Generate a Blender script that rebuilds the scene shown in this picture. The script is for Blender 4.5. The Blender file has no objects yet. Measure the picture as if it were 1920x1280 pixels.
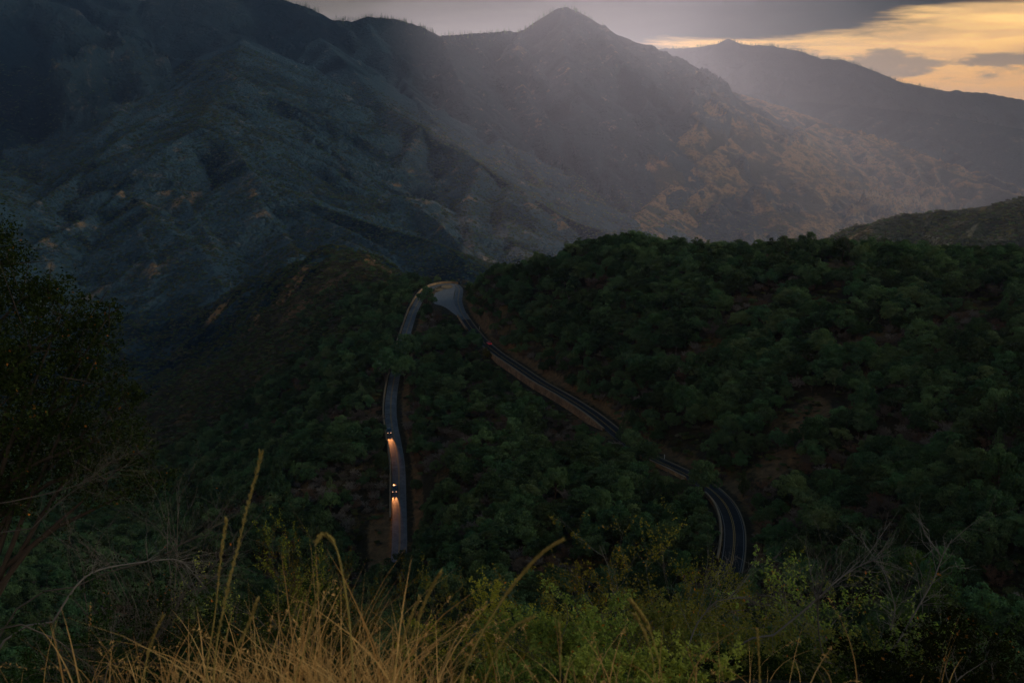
import bpy, math, random
import numpy as np
from mathutils import Vector, Matrix, Euler

scene = bpy.context.scene
col = scene.collection
rad = math.radians
# ------------------------------------------------------------------ camera
F_PX = 1866.7           # focal length in pixels of the 1920 wide photograph (35 mm lens)
HOR = 250.0             # image row of the horizon
PITCH = math.atan((640 - HOR) / F_PX)
cam_d = bpy.data.cameras.new('camera')
cam_d.lens = 35.0
cam_d.sensor_width = 36.0
cam_d.clip_start = 0.1
cam_d.clip_end = 60000
cam_d.dof.use_dof = True
cam_d.dof.focus_distance = 250.0
cam_d.dof.aperture_fstop = 6.5
cam = bpy.data.objects.new('camera', cam_d)
col.objects.link(cam)
cam.location = (0, 0, 0)
cam.rotation_euler = (math.pi / 2 - PITCH, 0, 0)
scene.camera = cam

# ------------------------------------------------------------------ light
SUN_EL = rad(16.0)
SUN_AZ = rad(-7.0)     # seen from the camera, negative is left of the view axis
sd = bpy.data.lights.new('sun', 'SUN')
sd.energy = 3.7
sd.angle = rad(2.2)
sd.color = (1.0, 0.73, 0.58)
sun = bpy.data.objects.new('sun', sd)
col.objects.link(sun)
sdir = Vector((math.sin(SUN_AZ) * math.cos(SUN_EL), math.cos(SUN_AZ) * math.cos(SUN_EL), math.sin(SUN_EL)))
sun.rotation_euler = sdir.to_track_quat('Z', 'Y').to_euler()
sun.location = sdir * 100

def NN(nt, typ, **kw):
    n = nt.nodes.new(typ)
    for k, v in kw.items():
        setattr(n, k, v)
    return n

def build_world():
    w = bpy.data.worlds.new('World')
    scene.world = w
    w.use_nodes = True
    nt = w.node_tree
    nt.nodes.clear()
    L = nt.links.new
    out = NN(nt, 'ShaderNodeOutputWorld')
    bg = NN(nt, 'ShaderNodeBackground')
    L(bg.outputs[0], out.inputs[0])
    sky = NN(nt, 'ShaderNodeTexSky', sky_type='NISHITA', sun_disc=False)
    sky.sun_elevation = SUN_EL
    sky.sun_rotation = SUN_AZ
    sky.air_density = 1.0
    sky.dust_density = 1.5
    mul = NN(nt, 'ShaderNodeVectorMath', operation='MULTIPLY')
    L(sky.outputs[0], mul.inputs[0])
    mul.inputs[1].default_value = (0.012, 0.016, 0.022)
    # cloud deck: directions turned into a flat layer overhead
    tc = NN(nt, 'ShaderNodeTexCoord')
    sep = NN(nt, 'ShaderNodeSeparateXYZ')
    L(tc.outputs['Generated'], sep.inputs[0])
    def M(op, a, b=None, c=None, clamp=False):
        n = NN(nt, 'ShaderNodeMath', operation=op, use_clamp=clamp)
        for i, v in enumerate((a, b, c)):
            if v is None: continue
            if isinstance(v, (int, float)): n.inputs[i].default_value = v
            else: L(v, n.inputs[i])
        return n.outputs[0]
    def RAMP(fac, stops, interp='LINEAR'):
        n = NN(nt, 'ShaderNodeValToRGB')
        n.color_ramp.interpolation = interp
        e = n.color_ramp.elements
        while len(e) < len(stops): e.new(0.5)
        for q, (p, c) in zip(e, stops):
            q.position = p; q.color = (*c, 1)
        L(fac, n.inputs[0])
        return n.outputs[0]
    def MIX(fac, a, b, typ='MIX'):
        n = NN(nt, 'ShaderNodeMix', data_type='RGBA', blend_type=typ)
        if isinstance(fac, (int, float)): n.inputs[0].default_value = fac
        else: L(fac, n.inputs[0])
        for i, v in ((6, a), (7, b)):
            if isinstance(v, tuple): n.inputs[i].default_value = (*v, 1)
            else: L(v, n.inputs[i])
        return n.outputs[2]
    x, y, z = sep.outputs
    az = M('ARCTAN2', x, y)                       # 0 straight ahead, + to the right
    hyp = M('SQRT', M('ADD', M('MULTIPLY', x, x), M('MULTIPLY', y, y)))
    el = M('ARCTAN2', z, hyp)
    comb = NN(nt, 'ShaderNodeCombineXYZ')
    L(M('MULTIPLY', az, 4.0), comb.inputs[0])
    L(M('MULTIPLY', el, 26.0), comb.inputs[1])
    no = NN(nt, 'ShaderNodeTexNoise'); no.inputs['Scale'].default_value = 1.3
    no.inputs['Detail'].default_value = 9; no.inputs['Roughness'].default_value = 0.62
    no.inputs['Distortion'].default_value = 0.6
    L(comb.outputs[0], no.inputs['Vector'])
    n1 = no.outputs[0]
    comb2 = NN(nt, 'ShaderNodeCombineXYZ')
    L(M('MULTIPLY', az, 7.0), comb2.inputs[0])
    L(M('MULTIPLY', el, 70.0), comb2.inputs[1])
    no2 = NN(nt, 'ShaderNodeTexNoise'); no2.inputs['Scale'].default_value = 1.0
    no2.inputs['Detail'].default_value = 6; no2.inputs['Roughness'].default_value = 0.55
    no2.inputs['Distortion'].default_value = 0.8
    L(comb2.outputs[0], no2.inputs['Vector'])
    n2 = no2.outputs[0]
    # lower edge of the dark cloud deck rises towards the right
    edge = M('ADD', M('MULTIPLY', az, 0.080), 0.079)
    d = M('SUBTRACT', el, edge)
    d2 = M('ADD', d, M('MULTIPLY', M('SUBTRACT', n1, 0.5), 0.055))
    deck = M('SMOOTHSTEP', d2, -0.008, 0.012) if False else RAMP(M('ADD', M('MULTIPLY', d2, 20.0), 0.60), [(0.0, (0, 0, 0)), (0.30, (.25, .25, .25)), (0.55, (1, 1, 1))], 'EASE')
    # golden gap under the deck, brightest near the deck, streaked
    gold = RAMP(M('MULTIPLY', el, 6.0), [(0.0, (0.60, 0.30, 0.13)), (0.30, (1.2, 0.62, 0.20)), (0.6, (1.9, 1.12, 0.38)), (1.0, (1.8, 1.2, 0.5))])
    streak = RAMP(n2, [(0.40, (0, 0, 0)), (0.62, (1, 1, 1))], 'EASE')
    gold = MIX(M('MULTIPLY', streak, 0.55), gold, (0.85, 0.50, 0.26))
    # scattered low grey cumulus in the gap
    comb3 = NN(nt, 'ShaderNodeCombineXYZ')
    L(M('MULTIPLY', az, 9.0), comb3.inputs[0])
    L(M('MULTIPLY', el, 34.0), comb3.inputs[1])
    no3 = NN(nt, 'ShaderNodeTexNoise'); no3.inputs['Scale'].default_value = 1.5
    no3.inputs['Detail'].default_value = 8; no3.inputs['Roughness'].default_value = 0.6
    L(comb3.outputs[0], no3.inputs['Vector'])
    band = M('ABSOLUTE', M('SUBTRACT', el, 0.063))
    cum = RAMP(M('SUBTRACT', no3.outputs[0], M('MULTIPLY', band, 15.0)), [(0.30, (0, 0, 0)), (0.44, (1, 1, 1))], 'EASE')
    gold = MIX(M('MULTIPLY', cum, 0.85), gold, (0.30, 0.24, 0.20))
    # deck colour: light grey where the hidden sun is, dark slate away from it
    lit = RAMP(M('ADD', M('MULTIPLY', az, 0.9), 0.5), [(0.0, (0.05, 0.055, 0.06)), (0.30, (0.24, 0.212, 0.20)), (0.55, (0.13, 0.118, 0.113)), (0.68, (0.07, 0.07, 0.075)), (0.85, (0.03, 0.042, 0.05))], 'EASE')
    shade = RAMP(n1, [(0.3, (0.72, 0.72, 0.74)), (0.7, (1.18, 1.16, 1.12))])
    deckc = MIX(1.0, lit, shade, 'MULTIPLY')
    front = MIX(deck, gold, deckc)
    # overhead and behind the camera: heavy dark cloud
    high = RAMP(M('MULTIPLY', el, 2.2), [(0.28, (0, 0, 0)), (0.55, (1, 1, 1))], 'EASE')
    side = RAMP(M('MULTIPLY', M('ABSOLUTE', az), 1.0), [(0.62, (0, 0, 0)), (1.0, (1, 1, 1))], 'EASE')
    far = M('MAXIMUM', high, side)
    dark = MIX(1.0, (0.003, 0.062, 0.118), mul.outputs[0], 'ADD')
    # glow added to the sky, right and slightly behind, to light the slopes
    dt = NN(nt, 'ShaderNodeVectorMath', operation='DOT_PRODUCT')
    L(tc.outputs['Generated'], dt.inputs[0]); dt.inputs[1].default_value = Vector((0.90, -0.20, 0.36)).normalized()
    lobe = M('POWER', M('MAXIMUM', dt.outputs['Value'], 0.0), 26.0)
    lobe = M('MULTIPLY', lobe, M('ADD', M('MULTIPLY', n1, 0.8), 0.6))
    dark = MIX(lobe, dark, (6.7, 6.0, 4.4))
    dt2 = NN(nt, 'ShaderNodeVectorMath', operation='DOT_PRODUCT')  # weaker warm glow added behind left, fill for left-facing walls and grass
    L(tc.outputs['Generated'], dt2.inputs[0]); dt2.inputs[1].default_value = Vector((-0.45, -0.80, 0.36)).normalized()
    lobe2 = M('MULTIPLY', M('POWER', M('MAXIMUM', dt2.outputs['Value'], 0.0), 12.0), M('ADD', M('MULTIPLY', n2, 0.6), 0.7))
    dark = MIX(lobe2, dark, (1.15, 0.78, 0.42))
    c = MIX(far, front, dark)
    L(c, bg.inputs[0])
    bg.inputs[1].default_value = 1.0
build_world()
vs = scene.view_settings
vs.view_transform = 'Standard'
vs.look = 'None'
vs.exposure = 0.0
vs.gamma = 1.0
scene.cycles.use_denoising = True
scene.cycles.max_bounces = 6
scene.cycles.diffuse_bounces = 2
scene.cycles.volume_bounces = 1
scene.cycles.transparent_max_bounces = 8
scene.cycles.use_adaptive_sampling = True
scene.cycles.adaptive_threshold = 0.02

# ------------------------------------------------------------------ helpers
def P(px, py, D):
    """point seen at photograph pixel (px, py) at forward distance D (metres)"""
    u = (px - 960) / F_PX; v = -(py - 640) / F_PX
    cy = math.cos(PITCH) + v * math.sin(PITCH); cz = -math.sin(PITCH) + v * math.cos(PITCH)
    k = D / cy
    return np.array((u * k, D, cz * k))

def project(p):
    p = np.atleast_2d(p)
    cp, sp = math.cos(PITCH), math.sin(PITCH)
    fwd = p[:, 1] * cp - p[:, 2] * sp
    up = p[:, 1] * sp + p[:, 2] * cp
    fwd = np.maximum(fwd, 1e-3)
    return 960 + F_PX * p[:, 0] / fwd, 640 - F_PX * up / fwd, fwd

def tag(o, label=None, cat=None, group=None, kind=None):
    if label: o['label'] = label
    if cat: o['category'] = cat
    if group: o['group'] = group
    if kind: o['kind'] = kind
    return o

def link(name, mesh, mat=None, parent=None):
    o = bpy.data.objects.new(name, mesh)
    col.objects.link(o)
    if mat is not None:
        for m in (mat if isinstance(mat, (list, tuple)) else [mat]): mesh.materials.append(m)
    if parent is not None: o.parent = parent
    return o

def empty(name, loc, rot=(0, 0, 0)):
    o = bpy.data.objects.new(name, None)
    o.empty_display_size = 0.5
    o.location = loc; o.rotation_euler = rot
    col.objects.link(o)
    return o

def mesh_np(name, V, Fq, smooth=False, n=4, attrs=None, mi=None):
    """V (N,3), Fq (M,n) -> mesh"""
    V = np.asarray(V, np.float32); Fq = np.asarray(Fq, np.int32)
    me = bpy.data.meshes.new(name)
    me.vertices.add(len(V)); me.vertices.foreach_set('co', V.ravel())
    m = len(Fq)
    me.loops.add(m * n); me.loops.foreach_set('vertex_index', Fq.ravel())
    me.polygons.add(m)
    me.polygons.foreach_set('loop_start', np.arange(m, dtype=np.int32) * n)
    me.polygons.foreach_set('loop_total', np.full(m, n, np.int32))
    if smooth: me.polygons.foreach_set('use_smooth', np.ones(m, bool))
    if mi is not None: me.polygons.foreach_set('material_index', np.asarray(mi, np.int32))
    if attrs:
        for k, a in attrs.items():
            at = me.attributes.new(k, 'FLOAT', 'POINT')
            at.data.foreach_set('value', np.asarray(a, np.float32))
    me.update(calc_edges=True)
    me.validate()
    return me

def hash2(ix, iy, seed):
    h = (ix.astype(np.int64) * 374761393 + iy.astype(np.int64) * 668265263 + seed * 1442695041) & 0xffffffff
    h = ((h ^ (h >> 13)) * 1274126177) & 0xffffffff
    return (h ^ (h >> 16)) & 0xffffffff

def noise2(x, y, seed=0):
    xi = np.floor(x); yi = np.floor(y); fx = x - xi; fy = y - yi
    xi = xi.astype(np.int64); yi = yi.astype(np.int64)
    def g(dx, dy):
        a = hash2(xi + dx, yi + dy, seed) / 4294967296.0 * 2 * math.pi
        return np.cos(a) * (fx - dx) + np.sin(a) * (fy - dy)
    u = fx * fx * fx * (fx * (fx * 6 - 15) + 10); v = fy * fy * fy * (fy * (fy * 6 - 15) + 10)
    a = g(0, 0); b = g(1, 0); c = g(0, 1); d = g(1, 1)
    return ((a + (b - a) * u) * (1 - v) + (c + (d - c) * u) * v) * 1.5

def fbm(x, y, seed=0, oct=4, gain=0.5):
    s = 0; a = 1.0
    for i in range(oct):
        s = s + a * noise2(x, y, seed + i); x = x * 2.03 + 5.1; y = y * 2.03 + 1.7; a *= gain
    return s

def ridged(x, y, seed=0, oct=4, gain=0.5):
    s = 0; a = 1.0
    for i in range(oct):
        s = s + a * (1 - 2 * np.abs(noise2(x, y, seed + i))); x = x * 2.1 + 3.3; y = y * 2.1 + 7.7; a *= gain
    return s

# ------------------------------------------------------------------ the roads (centre lines)
ROAD_L_PIX = [(744, 1080, 290), (750, 1030, 306), (749, 960, 326), (748, 905, 346), (748, 868, 361), (739, 822, 384), (732, 782, 404), (733, 745, 426), (738, 715, 446),
              (745, 682, 468), (753, 652, 495), (763, 620, 524), (773, 588, 556), (786, 560, 588), (801, 539, 616), (824, 530, 636), (850, 530, 642)]
ROAD_R_PIX = [(850, 530, 642), (862, 541, 622), (858, 566, 578), (866, 588, 540), (882, 612, 506), (905, 642, 470), (935, 664, 442), (975, 690, 416), (1012, 717, 394),
              (1060, 744, 374), (1112, 776, 351), (1150, 808, 331), (1180, 838, 314), (1225, 868, 297), (1275, 886, 284), (1325, 908, 268), (1362, 940, 250),
              (1378, 985, 230), (1376, 1040, 210), (1360, 1100, 192)]
def smooth_line(pts, step=2.0, it=22):
    pts = np.array(pts, float)
    d = np.r_[0, np.cumsum(np.linalg.norm(np.diff(pts[:, :2], axis=0), axis=1))]
    n = int(d[-1] / step)
    t = np.linspace(0, d[-1], n)
    q = np.stack([np.interp(t, d, pts[:, k]) for k in range(3)], 1)
    for _ in range(it):
        q[1:-1] = (q[:-2] + 2 * q[1:-1] + q[2:]) / 4
    zz = q[:, 2].copy()
    for _ in range(400):
        zz[1:-1] = (zz[:-2] + 2 * zz[1:-1] + zz[2:]) / 4
    q[:, 2] = zz
    return q
all_road = smooth_line([P(*a) for a in ROAD_L_PIX] + [P(*a) for a in ROAD_R_PIX[1:]])
ROAD_W = 2.5            # half width
turn_c = P(838, 561, 584)
turn_c[2] = all_road[np.argmin(np.linalg.norm(all_road[:, :2] - turn_c[:2], axis=1)), 2]

# ------------------------------------------------------------------ the land, one height field
CP = []
def cp(px, py, D): 
    p = P(px, py, D); CP.append(p)
def cz(azd, r, z):
    a = rad(azd); CP.append(np.array((math.sin(a) * r, math.cos(a) * r, z)))
for a, tilt in ((-75, -.2), (-50, 0.1), (-25, .1), (0, 0), (25, -.1), (50, -.2), (75, 0.2)):
    for r, z in ((1.0, -1.62), (2.5, -1.85), (4.5, -2.7), (7, -4.7), (12, -8.6), (22, -16.5), (45, -33.5), (80, -53)):
        cz(a, r, z - tilt * 0.08 * min(r, 20) + (min(a * a, 900) * 0.0016 * (r / 80) * 4))
for a, r, z in ((-35, 130, -72), (-20, 130, -82), (-5, 130, -82), (10, 130, -80), (25, 130, -72), (40, 130, -62),
                (-35, 250, -105), (-20, 220, -118), (-8, 200, -112), (4, 190, -104), (50, 300, -50), (50, 130, -50), (-60, 250, -90), (-60, 500, -150),
                (50, 800, -80), (40, 2500, -320), (20, 2500, -380), (0, 2500, -400), (-20, 2500, -300), (-45, 2500, -200), (60, 2500, -320),
                (40, 9000, -600), (20, 9000, -600), (0, 9000, -600), (-20, 9000, -600), (-45, 9000, -600), (60, 9000, -600)):
    cz(a, r, z)
for q in all_road[::14]: CP.append(q)
for a in [ # forested hill on the right, above the upper road
    (865, 505, 560), (930, 500, 520), (1010, 492, 500), (1100, 482, 470), (1200, 480, 450), (1320, 494, 430), (1450, 495, 415), (1560, 488, 400), (1700, 497, 380), (1900, 522, 345), (2200, 545, 320),
    (1000, 600, 460), (1120, 640, 400), (1300, 640, 365), (1500, 640, 340), (1700, 640, 315), (1900, 640, 290),
    (1400, 800, 295), (1600, 800, 272), (1800, 800, 248), (1550, 950, 232), (1750, 950, 205), (1950, 950, 185),
    (1000, 620, 540), (1100, 560, 600), (1300, 595, 580), (1500, 615, 560), (1800, 635, 520), (1250, 560, 800), (1500, 570, 800), (1000, 640, 800), (850, 640, 760),
    # slope between the two roads
    (860, 640, 478), (850, 760, 396), (960, 760, 372), (860, 880, 322), (1000, 880, 310), (1150, 900, 282), (880, 1000, 262), (1050, 1000, 248), (1240, 1000, 236),
    # slope falling left of the lower road
    (660, 640, 545), (660, 760, 428), (640, 900, 345), (560, 640, 610), (560, 780, 470), (530, 920, 355), (440, 680, 680), (430, 820, 520), (400, 950, 380), (300, 760, 700), (280, 900, 520), (150, 900, 560), (0, 900, 560),
    # hump beyond the hairpin
    (795, 532, 670), (750, 520, 760), (700, 492, 850), (620, 464, 930), (570, 478, 950), (500, 520, 1000), (440, 552, 1040), (650, 560, 720), (540, 590, 790), (450, 640, 830), (370, 700, 830),
    (330, 660, 1050), (640, 520, 1150), (740, 540, 1000), (850, 560, 950), (200, 640, 1150), (850, 545, 1250), (600, 520, 1300)]:
    cp(*a)
CP = np.array(CP)
def _key(x, y):
    r = np.sqrt(x * x + y * y) + 1e-6
    return np.stack([np.arctan2(x, y) * 2.2, np.log(r)], -1), r
def _tps(d2):
    return np.where(d2 > 1e-12, d2 * np.log(d2 + 1e-12) * 0.5, 0)
_K, _R = _key(CP[:, 0], CP[:, 1])
_A = _tps(((_K[:, None] - _K[None]) ** 2).sum(-1)) + np.eye(len(CP)) * 2e-3
_Pm = np.c_[np.ones(len(CP)), _K]
_M = np.block([[_A, _Pm], [_Pm.T, np.zeros((3, 3))]])
_W = np.linalg.solve(_M, np.r_[CP[:, 2] / _R, 0, 0, 0])
def base_h(x, y):
    out = np.empty(x.shape)
    xf, yf, of = x.ravel(), y.ravel(), out.reshape(-1)
    for i in range(0, xf.size, 20000):
        k, r = _key(xf[i:i + 20000], yf[i:i + 20000])
        d2 = ((k[:, None, :] - _K[None]) ** 2).sum(-1)
        of[i:i + 20000] = (_tps(d2) @ _W[:-3] + _W[-3] + k @ _W[-2:]) * r
    return out

RIDGES = [  # name, slope, spur wavelength, spur depth, points
 ('left_wall', 0.56, 420, .30, [(-900, 60, 2400), (-450, -120, 3000), (-100, -110, 3500), (130, -40, 3800), (262, 1, 3950), (275, -1, 3950), (300, -8, 3950), (400, -26, 4000), (500, -14, 4100), (545, 4, 4200), (580, 14, 4250), (620, 36, 4300), (660, 40, 4350), (690, 31, 4350), (745, 36, 4400), (790, 50, 4450), (822, 67, 4500), (900, 62, 4650), (975, 57, 4750), (1010, 38, 4800), (1045, 16, 4800), (1062, 13, 4800), (1080, 20, 4800), (1110, 42, 4850), (1150, 72, 4900), (1200, 104, 5000), (1260, 128, 5000), (1330, 158, 4950)]),
 ('far_ridge', 0.45, 700, .25, [(1000, 120, 7800), (1190, 97, 7600), (1250, 90, 7600), (1290, 90, 7500), (1340, 82, 7500), (1366, 73, 7500), (1392, 84, 7400), (1450, 86, 7400), (1500, 96, 7300), (1540, 110, 7300), (1580, 112, 7300), (1610, 122, 7200), (1640, 134, 7200), (1680, 150, 7100), (1730, 163, 7000), (1780, 172, 7000), (1792, 168, 7000), (1808, 172, 7000), (1850, 174, 7000), (1920, 187, 7000), (2100, 215, 6900), (2500, 260, 6500)]),
 ('gold_ridge', 0.40, 330, .42, [(1330, 158, 4950), (1400, 180, 4850), (1450, 196, 4750), (1540, 230, 4500), (1640, 268, 4250), (1740, 305, 4050), (1840, 342, 3800), (1900, 365, 3600), (2050, 420, 3300), (2300, 480, 3000)]),
 ('back_right', 0.40, 500, .35, [(1500, 190, 6200), (1620, 200, 5800), (1760, 215, 5400), (1900, 240, 5000), (2200, 280, 4600), (2600, 300, 4300)]),
 ('left_spur', 0.43, 260, .34, [(455, 70, 3400), (440, 130, 2900), (400, 190, 2450), (370, 236, 2050), (420, 280, 1950), (500, 340, 1800), (580, 378, 1720), (650, 402, 1650), (720, 425, 1570), (790, 446, 1500), (850, 470, 1420), (880, 500, 1350)]),
 ('left_arm', 0.43, 240, .34, [(370, 236, 2050), (300, 290, 1950), (230, 350, 1850), (170, 400, 1750), (100, 440, 1600), (30, 490, 1450), (-150, 560, 1250)]),
 ('low_spur', 0.46, 200, .34, [(230, 350, 1850), (300, 420, 1600), (380, 470, 1450), (420, 540, 1270)]),
 ('mid_spur', 0.50, 280, .34, [(480, 150, 3100), (520, 200, 2900), (570, 235, 2700), (620, 290, 2500), (680, 350, 2250), (720, 390, 2050)]),
 ('rock_spur', 0.55, 260, .30, [(600, 70, 3900), (660, 130, 3500), (720, 200, 3100), (790, 236, 2750), (830, 268, 2650), (860, 282, 2600), (900, 305, 2500), (960, 345, 2400), (1020, 382, 2300), (1060, 405, 2230), (1110, 425, 2160), (1170, 443, 2080), (1300, 480, 1900), (1450, 540, 1700)]),
 ('rib', 0.62, 150, .2, [(790, 236, 2750), (760, 290, 2560), (725, 345, 2380), (695, 400, 2230)]),
 ('foot_spur', 0.5, 180, .34, [(960, 345, 2400), (940, 400, 2150), (960, 450, 1950), (1000, 500, 1750)]),
 ('far_left', 0.5, 300, .3, [(-500, 200, 1500), (-200, 260, 1900), (0, 300, 2200), (120, 330, 2400), (250, 250, 2900), (330, 150, 3400)]),
 ('right_hill', 0.38, 120, .25, [(1360, 470, 1250), (1440, 447, 1180), (1500, 436, 1150), (1560, 434, 1120), (1640, 418, 1090), (1700, 402, 1060), (1760, 394, 1040), (1850, 384, 1010), (1920, 368, 990), (2100, 330, 950), (2400, 280, 900)]),
]
RPTS = []
for nm, s, wl, dp, pts in RIDGES:
    q = np.array([P(*a) for a in pts])
    d = np.r_[0, np.cumsum(np.linalg.norm(np.diff(q[:, :2], axis=0), axis=1))]
    RPTS.append((s, wl, dp, q, d))

TRACED = [  # name, slope, lift in rows, crest line traced on the photograph
 ('left_spur', .60, 9, [(375, 238), (330, 262), (270, 305), (215, 345), (150, 378), (80, 402), (0, 425)]),
 ('left_spur', .62, 8, [(420, 250), (455, 300), (490, 345), (530, 375), (580, 400), (640, 425), (700, 452), (740, 480)]),
 ('left_spur', .62, 8, [(540, 408), (590, 428), (640, 448), (700, 470), (740, 490)]),
 ('left_spur', .60, 8, [(300, 300), (330, 350), (360, 395), (385, 430), (405, 465), (420, 500)]),
 ('left_arm', .60, 9, [(230, 355), (190, 392), (130, 425), (70, 455), (20, 480)]),
 ('left_arm', .60, 8, [(175, 410), (150, 440), (100, 466), (50, 495)]),
 ('left_arm', .60, 7, [(250, 400), (262, 440), (285, 480), (300, 520)]),
 ('left_spur', .62, 7, [(470, 330), (480, 380), (520, 420), (545, 455), (560, 480)]),
 ('mid_spur', .62, 10, [(420, 192), (480, 198), (530, 222), (575, 240), (620, 275), (660, 312), (690, 345)]),
 ('mid_spur', .62, 9, [(330, 110), (400, 118), (450, 150), (500, 175), (560, 200), (620, 225), (670, 250)]),
 ('left_spur', .60, 9, [(240, 190), (200, 240), (150, 285), (90, 330), (30, 370)]),
 ('left_spur', .60, 9, [(330, 200), (270, 230), (200, 280), (130, 340), (60, 385)]),
 ('mid_spur', .66, 9, [(690, 45), (720, 100), (760, 150), (790, 200), (830, 245)]),
 ('foot_spur', .50, 8, [(900, 310), (880, 350), (870, 400), (880, 440), (890, 470)]),
 ('foot_spur', .50, 8, [(985, 360), (990, 400), (1010, 430), (1020, 460)]),
 ('foot_spur', .50, 7, [(1040, 400), (1060, 425), (1090, 445)]),
 ('left_wall', .66, 10, [(1060, 18), (1050, 80), (1075, 150), (1100, 220), (1130, 290), (1160, 350), (1180, 400)]),
 ('left_wall', .66, 9, [(975, 60), (965, 120), (990, 190), (1030, 260), (1070, 320), (1100, 370)]),
 ('left_wall', .66, 9, [(830, 70), (850, 130), (880, 190), (920, 240), (970, 300), (1020, 350)]),
 ('left_wall', .66, 9, [(1130, 60), (1170, 120), (1210, 180), (1240, 240), (1250, 300)]),
 ('gold_ridge', .55, 8, [(1440, 198), (1390, 240), (1340, 285), (1280, 330), (1230, 370), (1190, 410)]),
 ('gold_ridge', .55, 8, [(1480, 215), (1440, 265), (1390, 300), (1330, 345), (1270, 390), (1220, 425)]),
 ('gold_ridge', .55, 7, [(1430, 300), (1380, 335), (1320, 370), (1260, 420)]),
 ('gold_ridge', .55, 8, [(1530, 232), (1490, 270), (1450, 300), (1500, 335), (1560, 365), (1620, 400)]),
 ('gold_ridge', .55, 8, [(1600, 262), (1640, 300), (1700, 330), (1760, 352), (1830, 380)]),
 ('gold_ridge', .55, 7, [(1560, 280), (1600, 320), (1660, 350), (1720, 380)]),
 ('gold_ridge', .55, 7, [(1420, 360), (1450, 390), (1480, 430)]),
 ('gold_ridge', .55, 7, [(1340, 170), (1320, 220), (1290, 260), (1240, 290)]),
 ('back_right', .55, 8, [(1620, 215), (1680, 235), (1740, 260), (1800, 290), (1860, 330)]),
 ('back_right', .55, 7, [(1760, 225), (1740, 250), (1700, 265)]),
 ('right_hill', .50, 6, [(1640, 420), (1600, 445), (1570, 465)]),
 ('right_hill', .50, 6, [(1760, 396), (1730, 430), (1700, 460)]),
 ('right_hill', .50, 6, [(1850, 386), (1840, 430), (1800, 470)]),
]
GROUP_OF = list(range(len(RIDGES)))

def tents(x, y):
    """-> best height and which ridge it belongs to"""
    wx = x + 60 * fbm(x / 420, y / 420, 11, 3); wy = y + 60 * fbm(x / 420, y / 420, 31, 3)
    best = np.full(x.shape, -1e9); gid = np.full(x.shape, -1); crest = np.zeros(x.shape)
    fine = ridged(x / 260, y / 260, 5, 5, .48)
    for k, (s, wl, dp, q, dd) in enumerate(RPTS):
        if k >= len(RIDGES):
            lo = q[:, :2].min(0) - 450; hi = q[:, :2].max(0) + 450
            M_ = (x > lo[0]) & (x < hi[0]) & (y > lo[1]) & (y < hi[1])
            if not M_.any(): continue
        else: M_ = np.ones(x.shape, bool)
        X, Y, WX, WY, FI = x[M_], y[M_], wx[M_], wy[M_], fine[M_]
        sc_m = np.full(X.shape, -1e9); sw = np.zeros(X.shape); sd_ = np.zeros(X.shape); st = np.zeros(X.shape)
        for i in range(len(q) - 1):
            a, b = q[i], q[i + 1]
            ab = b[:2] - a[:2]; L2 = ab @ ab
            t = np.clip(((X - a[0]) * ab[0] + (Y - a[1]) * ab[1]) / L2, 0, 1)
            d = np.hypot(X - a[0] - t * ab[0], Y - a[1] - t * ab[1])
            sc = a[2] + (b[2] - a[2]) * t - s * d
            nm = np.maximum(sc_m, sc); f0 = np.exp((sc_m - nm) / 14.0); f1 = np.exp((sc - nm) / 14.0)
            sw = sw * f0 + f1; sd_ = sd_ * f0 + d * f1; st = st * f0 + f1 * (dd[i] + t * (dd[i + 1] - dd[i])); sc_m = nm
        bd = sd_ / sw; bt = st / sw
        amp = np.minimum(bd * dp * .8, wl * 0.42)
        wob = fbm(WX / 300, WY / 300, 41 + k, 3)
        sp = 1 - 2 * np.abs(noise2(bt / wl + wob * 0.55, bd / (wl * 5.0) + 3.3 * k, 71 + k))
        sp = sp + 0.22 * (1 - 2 * np.abs(noise2(bt / (wl * .42) + wob * 0.9, bd / (wl * 2.6), 171 + k)))
        h = sc_m + s * bd * 0.10 * np.clip(bd / 900, 0, 1) + amp * (sp - 0.75) * 0.75 + np.minimum(bd * .035, 10) * (FI - 1.0)
        B = best[M_]; m = h > B
        best[M_] = np.where(m, h, B); gid[M_] = np.where(m, GROUP_OF[k], gid[M_])
        crest[M_] = np.where(m, (sp - 0.4) + .6 * np.exp(-bd / 40.0) * (k >= len(RIDGES)), crest[M_])
    return best, gid, crest

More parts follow.
